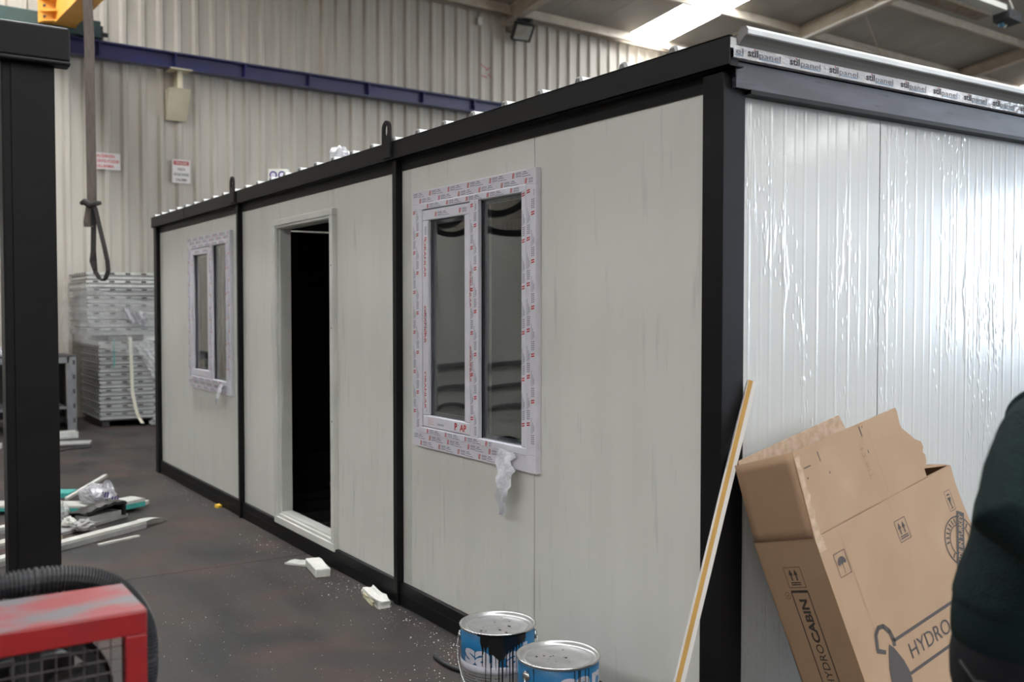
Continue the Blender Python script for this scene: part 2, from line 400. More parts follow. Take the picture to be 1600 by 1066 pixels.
# ceiling: sheets running up the slope, two of them translucent; purlins, rafters
ce = sempty('ceiling', hall=True)
def cz(v): return EAVE + SL * (v if v <= VR else VW - v)
PW = 1.12
k = -30
shared = {}
while 11.03 + k * PW < U1:
    u = 11.03 + k * PW
    for side in (0, 1):
        v0, v1 = (-.1, VR) if side == 0 else (VR, VW + .1)
        sky = (k % 12 == 0)
        mb = MB(); g = .006
        z0, z1 = cz(v0) , cz(v1)
        mb.hexa([(v0, u + g, z0), (v1, u + g, z1), (v1, u + PW - g, z1), (v0, u + PW - g, z0), (v0, u + g, z0 + .04), (v1, u + g, z1 + .04), (v1, u + PW - g, z1 + .04), (v0, u + PW - g, z0 + .04)])
        o = mb.build('skylight_sheet' if sky else 'ceiling_sheet', M['skyl'] if sky else M['ceil'], ce)
        if sky: o['label'] = 'bright translucent skylight strip'
    k += 1
mb = MB()
for side in (0, 1):
    v0, v1 = (-.15, VR) if side == 0 else (VR, VW + .15)
    z0, z1 = cz(v0) + .05, cz(v1) + .05
    edges = [U0 - .5] + [e for g0 in (-15.85, -2.41, 11.03, 24.47) for e in (g0, g0 + PW)] + [U1 + .5]
    for s0, s1 in zip(edges[0::2], edges[1::2]):      # roof deck above the sheets, open over the skylight strips
        mb.hexa([(v0, s0, z0), (v1, s0, z1), (v1, s1, z1), (v0, s1, z0), (v0, s0, z0 + .05), (v1, s0, z1 + .05), (v1, s1, z1 + .05), (v0, s1, z0 + .05)])
mb.build('roof_deck', M['ceil'], ce)
for side in (0, 1):
    for i in range(11):
        v = .28 + 1.9 * i
        if v > VR - .1: continue
        vv = v if side == 0 else VW - v
        t = cz(vv); s = -1 if side else 1
        mb = MB()
        mb.box(vv - .008, vv + .008, U0, U1, t - .20, t); mb.box(min(vv, vv + s * .07), max(vv, vv + s * .07), U0, U1, t - .20, t - .185); mb.box(min(vv, vv - s * .06), max(vv, vv - s * .06), U0, U1, t - .02, t - .004)
        mb.build('purlin', M['steelbeige'], ce)
for i in range(-4, 4):
    u = 7.75 + 6.7 * i
    if not (U0 < u < U1): continue
    for side in (0, 1):
        v0, v1 = (0.02, VR) if side == 0 else (VR, VW - .02)
        za, zb = cz(v0) - .03, cz(v1) - .03
        mb = MB()
        for (hw, d0, d1) in ((.10, -.015, 0), (.006, -.285, -.015), (.10, -.30, -.285)):
            mb.hexa([(v0, u - hw, za + d0), (v1, u - hw, zb + d0), (v1, u + hw, zb + d0), (v0, u + hw, za + d0), (v0, u - hw, za + d1), (v1, u - hw, zb + d1), (v1, u + hw, zb + d1), (v0, u + hw, za + d1)])
        mb.build('rafter', M['steelbeige'], ce)
mb = MB(); mb.box(.04, .10, U0, U1, EAVE - .14, EAVE - .02); mb.build('eave_trim', M['steelbeige'], ce)
for a, b in (((3.45, 15.0, 8.06), (1.9, 18.1, 7.84)), ((1.6, 13.3, 7.9), (.3, 12.95, 7.7)), ((2.1, 8.2, 7.9), (4.0, 13.9, 8.2))):
    mb = MB(); mb.tube([a, b], .011, 6); mb.build('brace_rod', M['steelbeige'], ce)
mb = MB(); mb.tube([(.2, 14.26, cz(.2) - .37), (6.5, 14.26, cz(6.5) - .37), (13, 14.26, cz(13) - .37)], .028, 8); mb.build('conduit', M['conduit'], ce, smooth=True)
for i in (-3, -2, -1, 0, 1, 2, 3):   # rusty column heads behind the cladding
    u = 7.86 + 6.7 * i
    mb = MB(); mb.box(.0, .075, u - .09, u + .09, 7.28, EAVE - .02); mb.build('column_head', M['rust'], ce)

# ------------------------------------------------------------------ crane rail, corbels, crane
cr = thing('crane_runway_beam', 'long dark blue steel beam with stiffener ribs running along the cladding wall', 'beam', (.25, 0, 5.5), hall=True)
mb = MB(); mb.box(.15, .35, U0 + .3, U1 - .3, 5.735, 5.76); mb.build('top_flange', M['blue'], cr)
mb = MB(); mb.box(.15, .35, U0 + .3, U1 - .3, 5.505, 5.53); mb.build('bottom_flange', M['blue'], cr)
mb = MB(); mb.box(.242, .258, U0 + .3, U1 - .3, 5.53, 5.735); mb.build('web', M['blue'], cr)
u = 1.04 - 1.155 * 19
while u < U1 - .4:
    if u > U0 + .4:
        mb = MB(); mb.box(.258, .345, u - .012, u + .012, 5.53, 5.735); mb.build('stiffener', M['blue'], cr)
    u += 1.155
for u in (1.12,):
    cb = thing('corbel_bracket', 'cream steel corbel bracket under the blue beam beside the black-lettered sign', 'bracket', (.055, u, 4.7), hall=True)
    mb = MB(); mb.box(.055, .40, u - .17, u + .17, 5.485, 5.504); mb.build('top_plate', M['bracket'], cb)
    mb = MB(); mb.box(.055, .30, u - .04, u + .04, 5.19, 5.485); mb.build('stub', M['bracket'], cb)
    mb = MB(); mb.prism([(.055, u - .17, 5.20), (.34, u - .17, 5.20), (.10, u - .17, 4.72), (.055, u - .17, 4.72)], (0, .33, 0)); mb.build('haunch', M['bracket'], cb)

ct = thing('crane_end_carriage', 'dark green crane end carriage with black buffer on top of the blue beam', 'crane', (.25, -1.6, 5.76), hall=True)
mb = MB(); mb.box(.12, .38, -3.2, -.10, 5.79, 6.04); mb.build('carriage_box', M['green'], ct, bevel=.01)
mb = MB(); mb.box(.16, .34, -.10, -.06, 5.80, 5.98); mb.build('end_plate', M['rubber'], ct)
mb = MB(); mb.tube([(.25, -.06, 5.875), (.25, 0.03, 5.875)], .035, 12); mb.build('buffer', M['rubber'], ct)
for uu in (-2.8, -.5):
    mb = MB(); mb.tube([(.20, uu, 5.805), (.30, uu, 5.805)], .043, 20); mb.build('wheel', M['castiron'], ct)
cg = thing('crane_girder', 'yellow crane girder end sitting on the dark green carriage', 'crane', (.3, -.7, 5.95), hall=True)
mb = MB(); mb.box(.42, 38.5, -.76, -.52, 5.875, 6.60); mb.build('box_girder', M['yellow'], cg)
mb = MB(); mb.box(.385, .42, -.98, -.46, 5.87, 6.42); mb.build('end_plate', M['yellow'], cg)
mb = MB(); mb.box(.42, 38.5, -.79, -.49, 5.86, 5.875); mb.build('bottom_flange', M['yellow'], cg)
for zz in (5.885, 6.03, 6.2):
    mb = MB(); mb.prism([(.42, -.96, zz), (.42, -.76, zz), (.62, -.76, zz)], (0, 0, .014)); mb.build('gusset', M['yellow'], cg)
for zz in (5.96, 6.12):
    mb = MB(); mb.tube([(.42, -.90, zz), (.445, -.90, zz)], .02, 10); mb.build('bolt', M['castiron'], cg)

# ------------------------------------------------------------------ lifting sling hanging from the crane
d_h = Vector((math.cos(YAW), math.sin(YAW), 0)); r_h = Vector((math.sin(YAW), -math.cos(YAW), 0))
SB = Vector((-7.45, -.66, 0)); F_ = F_PX / 9.3   # metres per pixel there
def sp(px, z, out=0): return SB + r_h * ((px - 150) / F_) - d_h * out + Vector((0, 0, z))
def zp(py): return 1.669 + (484 - py) / F_
sl = thing('lifting_sling', 'grey brown webbing lifting sling hanging from above with a knotted loop', 'sling', sp(150, zp(445)))
mb = MB(); mb.ribbon([sp(143, 7.2), sp(146, zp(0)), sp(148, zp(60)), sp(148.5, zp(200)), sp(149, zp(290)), sp(149, zp(318))], r_h * .092, .008)
mb.build('main_strap', M['sling'], sl)
mb = MB(); mb.ribbon([sp(150, zp(310), .05), sp(146, zp(335), .05), sp(143, zp(350), .05), sp(143, zp(357), .04), sp(148, zp(357), .02), sp(151, zp(340), .01), sp(153, zp(320), .01)], r_h * .05, .008); mb.build('folded_tail', M['sling'], sl)
mb = MB(); mb.tube([sp(137, zp(322), .07), sp(143, zp(319), .08), sp(152, zp(325), .08), sp(160, zp(322), .08), sp(168, zp(321), .07)], [.018, .032, .030, .028, .016], 8); mb.build('knot', M['slingdark'], sl, smooth=True)
pts = [(153, 325), (152.5, 350), (152, 375), (151.5, 395), (151, 410), (154, 425), (160, 436), (166, 440), (172, 436), (176, 425), (175, 410), (171, 390), (166, 368), (161, 345), (157, 327)]
mb = MB(); mb.ribbon([sp(a, zp(b), .02 if i < 8 else .05) for i, (a, b) in enumerate(pts)], [(r_h * (.05 if i < 5 else .022) + d_h * (.0 if i < 4 else .045)) for i in range(len(pts))], .006); mb.build('loop', M['slingdark'], sl)

# ------------------------------------------------------------------ wall things
SO = .012
def sign(u0, u1, z0, z1, name, label):
    s = thing(name, label, 'sign', (.045, (u0 + u1) / 2, z0), hall=True)
    mb = MB(); mb.box(.042 + SO, .050 + SO, u0, u1, z0, z1); mb.build('plate', M['signwhite'], s); return s
s1 = sign(-.17, .245, 3.85, 4.105, 'safety_sign', 'white wall sign with three lines of red lettering behind the hanging sling')
for i, t in enumerate(('ÇALIŞIRKEN', 'KÜNYE-YÜZÜK', 'KULLANMA')):
    mb = MB(); wd = (.31, .37, .30)[i]; add_text(mb, t, (.0508 + SO, [-.15, -.14, -.15][i], 4.035 - .078 * i), (0, 1, 0), (0, 0, 1), width=wd, height=.046, bold=.03); mb.build('red_lettering', M['inkred'], s1)
s2 = sign(1.055, 1.345, 3.725, 4.105, 'warning_sign', 'upright white wall sign with a red header and black lettering')
mb = MB(); mb.box(.0500 + SO, .0506 + SO, 1.075, 1.325, 4.015, 4.085); mb.build('red_header', M['signred'], s2)
mb = MB(); add_text(mb, 'TEHLİKE', (.0512 + SO, 1.105, 4.032), (0, 1, 0), (0, 0, 1), width=.19, height=.036, bold=.01); mb.build('header_lettering', M['signwhite'], s2)
for t, wd, z in (('TAŞTA', .13, 3.93), ('GÖZLÜKSÜZ', .25, 3.845), ('ÇALIŞMA', .19, 3.76)):
    mb = MB(); add_text(mb, t, (.0508 + SO, 1.2 - wd / 2, z), (0, 1, 0), (0, 0, 1), width=wd, height=.040, bold=.03); mb.build('black_lettering', M['inkblack'], s2)

fo = thing('floodlight', 'black halogen floodlight fixed under the roof on the cladding wall', 'lamp', (.25, 7.95, 7.4), hall=True)
nrm = Vector((.78, -.12, -.60)).normalized(); rt = Vector((nrm.y, -nrm.x, 0)).normalized() * -1; upv = nrm.cross(rt).normalized()
if upv.z < 0: upv = -upv
fc = Vector((.42, 7.93, 7.20))
mb = MB(); mb.obox(fc - rt * .21 - upv * .18, rt * .42, upv * .36, -nrm * .10); mb.obox(fc - rt * .15 - upv * .12 - nrm * .10, rt * .30, upv * .24, -nrm * .07); mb.build('housing', M['lamphouse'], fo, bevel=.015)
mb = MB(); mb.obox(fc - rt * .175 - upv * .145, rt * .35, upv * .29, nrm * .006); mb.build('front_glass', M['lampglass'], fo)
mb = MB()
for a, b in (((-.21, -.18), (.21, -.155)), ((-.21, .155), (.21, .18)), ((-.21, -.155), (-.185, .155)), ((.185, -.155), (.21, .155))):
    mb.obox(fc + rt * a[0] + upv * a[1], rt * (b[0] - a[0]), upv * (b[1] - a[1]), nrm * .014)
mb.build('bezel', M['lamphouse'], fo)
mb = MB(); mb.obox(fc - rt * .14 + upv * .18 - nrm * .09, rt * .28, upv * .07, -nrm * .09); mb.build('gear_box', M['lamphouse'], fo, bevel=.01)
mb = MB(); mb.tube([fc - rt * .16 + upv * .2 - nrm * .1, fc - rt * .17 + upv * .27 - nrm * .06, fc + rt * .15 + upv * .27 - nrm * .06, fc + rt * .16 + upv * .2 - nrm * .1], .014, 6); mb.build('bracket', M['lamphouse'], fo)
mb = MB(); mb.tube([fc - rt * .02 + upv * .27 - nrm * .06, (.09, 7.96, 7.40)], .02, 6); mb.build('arm', M['lamphouse'], fo)

se = thing('wall_sensor', 'small white sensor on the cladding wall left of the floodlight', 'sensor', (.04, 7.1, 7.28), hall=True)
mb = MB(); mb.box(.04, .12, 7.05, 7.15, 7.28, 7.42); mb.build('case', M['sensor'], se, bevel=.012)
mb = MB(); mb.box(.04, .09, 7.10, 7.20, 7.42, 7.46); mb.build('mount', M['bracket'], se)
mb = MB(); mb.tube([(.05, 7.09, 7.44), (.05, 7.09, 7.69)], .008, 6); mb.build('cable', M['rust'], se)

lp = thing('strip_luminaire', 'dusty fluorescent strip light under the dark ceiling with a dangling gear box', 'lamp', (7.0, 12.6, 6.9), hall=True)
mb = MB(); mb.prism([(6.82, 10.2, 6.96), (7.28, 10.2, 7.00), (7.27, 10.2, 7.10), (6.84, 10.2, 7.04)], (0, 3.35, 0)); mb.build('tray', M['sensor'], lp)
mb = MB(); mb.prism([(6.80, 10.2, 6.90), (7.06, 10.2, 6.93), (7.06, 10.2, 6.985), (6.80, 10.2, 6.955)], (0, 3.2, 0)); mb.build('reflector', M['rust'], lp)
mb = MB(); mb.obox((6.98, 13.62, 6.86), (.30, 0, .03), (.02, .42, -.03), (0, 0, .16)); mb.build('gear_box', M['castiron'], lp)
mb = MB(); mb.tube([(7.05, 13.80, 6.87), (7.05, 13.80, 6.80)], .05, 10); mb.build('gland', M['inkblue'], lp)
mb = MB(); mb.tube([(7.30, 13.35, 7.6), (7.28, 13.5, 7.3), (7.27, 13.75, 7.08), (7.1, 13.95, 6.9), (7.05, 13.9, 6.8)], .016, 6); mb.build('cable', M['conduit'], lp)
for uu in (10.6, 13.1):
    mb = MB(); mb.tube([(7.05, uu, 7.08), (7.05, uu, cz(7.05) - .02)], .008, 5); mb.build('hanger', M['wire'], lp)

# ------------------------------------------------------------------ the site cabin
CX0, CX1, CDY = -8.02, -.047, 3.0
cab = thing('site_cabin', 'long cream panel site cabin with black steel frame, two windows and an open doorway', 'cabin', (-4, 1.5, 0))
PY = .06         # outer face of the long wall panels
# base beams
mb = MB(); mb.box(CX0 + .02, CX1, .035, .10, 0, .128); mb.build('base_beam', M['black'], cab, bevel=.004)
mb = MB(); mb.box(CX0 + .02, CX1, .031, .036, .07, .074); mb.build('beam_seam', M['black'], cab)
mb = MB(); mb.box(CX0 + .02, CX1, CDY - .10, CDY - .035, 0, .128); mb.build('base_beam', M['black'], cab)
mb = MB(); mb.box(-.112, -.05, .12, CDY - .12, 0, .128); mb.build('base_beam', M['black'], cab)
mb = MB(); mb.box(-8.0, -7.94, .12, CDY - .12, 0, .128); mb.build('base_beam', M['black'], cab)
# posts: corners and two in the long side
def post(x0, x1, y0, y1, z1=2.50):
    mb = MB(); mb.box(x0, x1, y0, y1, 0, z1); return mb.build('post', M['black'], cab, bevel=.004)
post(-.148, -.047, .02, .13, 2.49); post(-8.02, -7.905, .02, .11)
post(-2.587, -2.539, .018, .10); post(-5.349, -5.309, .018, .10)
for x in (-.148, -2.587, -5.349, -8.02): post(x, x + .1, CDY - .13, CDY - .02)
# roof edge: black C-section along the long side (open end shows inside it)
def fascia(y, s):
    mb = MB()
    x0, x1 = -8.026, 0.0
    mb.box(x0, x1, min(y, y + s * .004), max(y, y + s * .004), 2.498, 2.601)
    mb.box(x0, x1, min(y, y + s * .07), max(y, y + s * .07), 2.498, 2.503)
    mb.box(x0, x1, min(y, y + s * .014), max(y, y + s * .014), 2.596, 2.601)
    mb.box(x0, x0 + .004, min(y, y + s * .07), max(y, y + s * .07), 2.503, 2.597)
    return mb.build('roof_edge_beam', M['black'], cab)
fascia(0.0, 1); fascia(CDY, -1)
mb = MB(); mb.box(-8.0, -.02, .05, .056, 2.475, 2.60); mb.build('inner_web', M['black'], cab)
mb = MB(); mb.box(-.05, -.012, .018, .055, 2.503, 2.548); mb.build('corner_block', M['black'], cab)
mb = MB(); mb.box(-8.0, -.06, .052, .075, 2.44, 2.498); mb.build('panel_top_trim', M['black'], cab)
for (a, b) in ((-6.8, -6.72),):
    mb = MB(); mb.box(a, a + .006, -.002, 0, 2.498, 2.601); mb.build('beam_splice', M['black'], cab)
# end beam: bluish primed steel with a lip
mb = MB(); mb.box(-.045, -.025, .06, CDY - .06, 2.435, 2.522); mb.build('end_beam', M['baresteel'], cab)
mb = MB(); mb.box(-.09, -.022, .13, CDY - .06, 2.420, 2.435); mb.build('end_beam_lip', M['black'], cab)
mb = MB(); mb.box(-8.0, -7.96, .06, CDY - .06, 2.535, 2.56); mb.build('end_beam', M['black'], cab)
# roof: sandwich sheets with raised ribs across the cabin
RIB = .283; xs = -.012
i = 0
while xs - i * RIB * 4 > -8.0:
    xa = xs - i * 4 * RIB; xb = max(xa - 4 * RIB, -8.015)
    mb = MB()
    mb.box(xb + .001, xa, .016, CDY - .016, 2.562, 2.598)
    for q in range(4):
        xc = xa - q * RIB
        if xc - .06 < xb: continue
        if i == 0 and q == 0: continue
        c_ = xc
        mb.prism([(c_ - .032, .016, 2.598), (c_ + .032, .016, 2.598), (c_ + .020, .016, 2.624), (c_ + .010, .016, 2.629), (c_ - .010, .016, 2.629), (c_ - .020, .016, 2.624)], (0, CDY - .032, 0))
    o = mb.build('roof_sheet', M['roof'], cab)
    for q in range(4):   # dark plates: shade inside the rib mouths put into the colour
        xc = xa - q * RIB
        if xc - .06 < xb or (i == 0 and q == 0): continue
        mb = MB(); mb.prism([(xc - .028, .0155, 2.598), (xc + .012, .0155, 2.598), (xc + .004, .0155, 2.622), (xc - .016, .0155, 2.622)], (0, -.003, 0)); mb.build('rib_mouth', M['roofunder'], o)
    i += 1
# the outer rib of the last sheet: printed film strip, overhanging nose
prof_low = [(-.02, 2.526), (.000, 2.528), (.000, 2.569)]
prof_mid = [(.000, 2.569), (.008, 2.580), (.020, 2.592), (.034, 2.600)]
prof_nose = [(.034, 2.600), (.040, 2.603), (.041, 2.618), (.032, 2.629), (.010, 2.632), (-.012, 2.600)]
def yprof(pr, y0=.045): return [(x, y0, z) for x, z in pr]
mb = MB(); mb.strip(yprof(prof_mid), (0, CDY - .06, 0)); mb.build('rib_underside', M['roofunder'], cab)
mb = MB(); mb.strip(yprof(prof_nose), (0, CDY - .06, 0)); mb.build('rib_nose', M['roof'], cab)
mb = MB(); mb.prism(yprof(prof_low[1:] + prof_mid[1:] + prof_nose[1:], .046), (0, .001, 0)); mb.build('rib_end_cap', M['roofunder'], cab)
mb = MB(); mb.strip(yprof(prof_low, .02), (0, CDY - .04, 0)); fs_ = mb.build('printed_film_strip', M['printfilm'], cab)
def word(t, yy, wd, hh, nm, m, b=0, z=2.5405):
    mb = MB(); add_text(mb, t, (.0012, yy, z), (0, 1, 0), (0, 0, 1), width=wd, height=hh, bold=b); mb.build(nm, m, fs_)
def uline(y0, y1):
    mb = MB(); mb.poly([(.0011, y0, 2.5355), (.0011, y1, 2.5355), (.0011, y1, 2.5385), (.0011, y0, 2.5385)]); mb.build('underline', M['inkblue'], fs_)
word('el', .030, .036, .022, 'thin_lettering', M['inkthin'], .004); uline(.026, .066)
y = .087
while y < 2.6:
    word('stil', y, .052, .0245, 'bold_lettering', M['inkblack'], .03); word('panel', y + .057, .108, .021, 'thin_lettering', M['inkthin'], .004); uline(y + .062, y + .165)
    mb = MB(); mb.poly([(.0014, y + .030, 2.5625), (.0014, y + .037, 2.5625), (.0014, y + .037, 2.5665), (.0014, y + .030, 2.5665)]); mb.build('red_dot', M['inkred'], fs_)
    y += .213

# wall panels
def panel(x0, x1, holes=(), name='wall_panel', ya=PY, yb=PY + .05, mat='panel', z0=.10, z1=2.49):
    mb = MB()
    if not holes: mb.box(x0, x1, ya, yb, z0, z1)
    else:
        hx0, hx1, hz0, hz1 = holes
        hx0, hx1 = max(hx0, x0), min(hx1, x1)
        if hx0 > x0: mb.box(x0, hx0, ya, yb, z0, z1)
        if hx1 < x1: mb.box(hx1, x1, ya, yb, z0, z1)
        mb.box(hx0, hx1, ya, yb, hz1, z1)
        if hz0 > z0: mb.box(hx0, hx1, ya, yb, z0, hz0)
    return mb.build(name, M[mat], cab)
W2 = (-2.29, -1.26, 1.00, 2.23); W1 = (-6.72, -5.63, 1.02, 2.24); DR = (-4.52, -3.47, .10, 2.29)
G = .0025
panel(-7.905, -5.349, W1)
panel(-5.309, -4.55 - G, ()); panel(-4.55 + G, -3.505 - G, DR); panel(-3.505 + G, -2.587, (-3.505, -3.47, .10, 2.29))
panel(-2.539, -1.245 - G, W2); panel(-1.245 + G, -.148, ())
mb = MB()
for x in (-4.55, -3.505, -1.245): mb.box(x - G, x + G, PY + .002, PY + .04, .128, 2.49)
mb.build('panel_joints', M['joinery'], cab)
# narrow return strip left of each window, as on the panels beside the posts
mb = MB()
for x0, x1 in ((-7.905, -7.80), (-2.539, -2.44), (-5.309, -5.25)):
    mb = MB(); mb.box(x0, x1, PY - .0015, PY + .001, .128, 2.49); mb.build('panel_side_trim', M['doorframe'], cab)
# lining sheets, with the darkness of the interior put into their colour
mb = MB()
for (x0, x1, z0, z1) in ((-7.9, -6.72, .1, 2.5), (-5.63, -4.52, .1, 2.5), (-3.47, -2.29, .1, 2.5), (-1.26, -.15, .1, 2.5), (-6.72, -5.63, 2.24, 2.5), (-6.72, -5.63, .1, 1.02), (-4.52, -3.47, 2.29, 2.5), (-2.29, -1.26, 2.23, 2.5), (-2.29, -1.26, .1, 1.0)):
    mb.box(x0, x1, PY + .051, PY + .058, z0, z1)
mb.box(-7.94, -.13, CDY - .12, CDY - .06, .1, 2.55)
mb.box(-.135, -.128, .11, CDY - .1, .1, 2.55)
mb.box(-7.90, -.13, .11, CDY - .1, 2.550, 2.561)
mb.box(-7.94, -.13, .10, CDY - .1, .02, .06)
mb.build('inner_shade_lining', M['dark'], cab)
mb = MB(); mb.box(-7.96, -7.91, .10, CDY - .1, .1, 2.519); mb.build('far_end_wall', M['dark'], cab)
for x in [-7.6 + .42 * k for k in range(18)]:
    mb = MB(); mb.box(x, x + .05, .12, CDY - .12, .06, .13); mb.build('floor_joist', M['joist'], cab)
mb = MB(); mb.box(-7.9, -.2, .9, .96, .13, .16); mb.box(-7.9, -.2, 1.9, 1.96, .13, .16); mb.build('floor_rail', M['joist'], cab)
# back wall panels
for k in range(7):
    mb = MB(); mb.box(-7.9 + 1.107 * k, -7.9 + 1.107 * (k + 1) - .005, CDY - .06, CDY - .04, .1, 2.49); mb.build('wall_panel', M['panel'], cab)
mb = MB(); mb.box(-7.99, -7.965, .11, CDY - .11, .1, 2.519); mb.build('wall_panel', M['panel'], cab)
# end wall: film covered ribbed panels
def end_panel(y0, y1):
    mb = MB(); X = -.075; prof = [(X, y0, .1)]
    y = y0 + .04; j = 0
    while y < y1 - .03:
        hgt = (.0007, .0003, .0005)[j % 3]
        prof += [(X, y, .1), (X + hgt, y + .008, .1), (X + hgt, y + .012, .1), (X, y + .020, .1)]
        y += (.062, .048, .074)[j % 3]; j += 1
    prof.append((X, y1, .1))
    mb.strip(prof, (0, 0, 2.345)); mb.box(X - .05, X - .004, y0, y1, .1, 2.445)
    return mb.build('end_wall_panel', M['endpanel'], cab)
end_panel(.13, .917); end_panel(.922, 2.0); end_panel(2.005, CDY - .13)
mb = MB(); mb.box(-.085, -.078, .915, .924, .128, 2.44); mb.box(-.085, -.078, 1.999, 2.006, .128, 2.44); mb.build('panel_joints', M['joinery'], cab)

# lifting lugs on the roof edge
def lug(x):
    mb = MB(); y0 = -.014; pts = []
    w_ = .05; zt = 2.722; n = 12
    out = [(x - w_, 2.515), (x + w_, 2.515)] + [(x + w_ * math.cos(a * math.pi / n), zt - w_ * 1.0 + w_ * 1.0 * math.sin(a * math.pi / n)) for a in range(n + 1)]
    inn = [(x + .023 * math.cos(2 * math.pi * a / 20), 2.667 + .036 * math.sin(2 * math.pi * a / 20)) for a in range(20)]
    bm = bmesh.new()
    vo = [bm.verts.new((a, y0, b)) for a, b in out]; vi = [bm.verts.new((a, y0, b)) for a, b in inn]
    eo = [bm.edges.new((vo[k], vo[(k + 1) % len(vo)])) for k in range(len(vo))]; ei = [bm.edges.new((vi[k], vi[(k + 1) % len(vi)])) for k in range(len(vi))]
    r = bmesh.ops.triangle_fill(bm, edges=eo + ei, use_beauty=True)
    fs = [f for f in bm.faces]
    e = bmesh.ops.extrude_face_region(bm, geom=fs)
    for v in e['geom']:
        if isinstance(v, bmesh.types.BMVert): v.co.y += .013
    bmesh.ops.recalc_face_normals(bm, faces=bm.faces)
    bm.verts.index_update()
    for v in bm.verts: mb.v.append(v.co.copy())
    for f in bm.faces: mb.f.append(tuple(v.index for v in f.verts)); mb.m.append(0)
    bm.free(); return mb.build('lifting_lug', M['black'], cab)
lug(-2.600); lug(-5.355)

# door frame: stepped trim with a sill
mb = MB(); mb.frame(-4.545, -3.450, .112, 2.312, .05, .05, .05, .042, .024, .062); df = mb.build('door_frame', M['doorframe'], cab, bevel=.004)
mb = MB(); mb.frame(-4.495, -3.50, .162, 2.270, .018, .018, .02, .016, .034, .075); mb.build('door_stop', M['doorframe'], df)
mb = MB(); mb.frame(-4.485, -3.505, .176, 2.262, .022, .012, .02, .012, .055, .135); mb.build('door_reveal', M['doorframe'], df)
mb = MB()
for z in (.95, 1.55, 1.95): mb.tube([(-3.468, .0245, z), (-3.468, .0225, z)], .005, 8)
mb.build('screw_holes', M['seal'], df)

# windows
def marks(mbs, rect, horiz, y, rows, seed, step=.2):
    """printed film: small red double bars, grey lettering blocks and dark rules"""
    x0, x1, z0, z1 = rect; R = random.Random(seed)
    L0, L1, W0, W1_ = (x0, x1, z0, z1) if horiz else (z0, z1, x0, x1)
    def quad(mb, l, w_, dl, dw, sh=0):
        pts = [(l, w_), (l + dl, w_), (l + dl + sh, w_ + dw), (l + sh, w_ + dw)]
        if any(p[0] < L0 or p[0] > L1 for p in pts): return
        if horiz: mb.poly([(a, y, b) for a, b in pts])
        else: mb.poly([(b, y, a) for a, b in pts][::-1])
    k = (W1_ - W0) / .1
    for r in range(rows):
        wc = W0 + (r + .5) / rows * (W1_ - W0)
        l = L0 - .15 + (.5 * (r % 2) + .13) * step
        while l < L1:
            hh = min(.026, (W1_ - W0) / rows * .75)
            for q in range(2): quad(mbs['r'], l + q * .010, wc - hh / 2, .006, hh, .004)
            for q in range(5):
                quad(mbs['g'], l + .030 + q * .009, wc + .001, .0055, hh * .42, .004); quad(mbs['g'], l + .030 + q * .009, wc - hh * .42, .0055, hh * .34, .003)
            quad(mbs['d'], l + .080, wc - hh * .05, .050, .0026); quad(mbs['d'], l + .088, wc + hh * .28, .028, .003)
            quad(mbs['d'], l + .078, wc - hh * .45, .072, .0022)
            l += step * R.uniform(.97, 1.03)
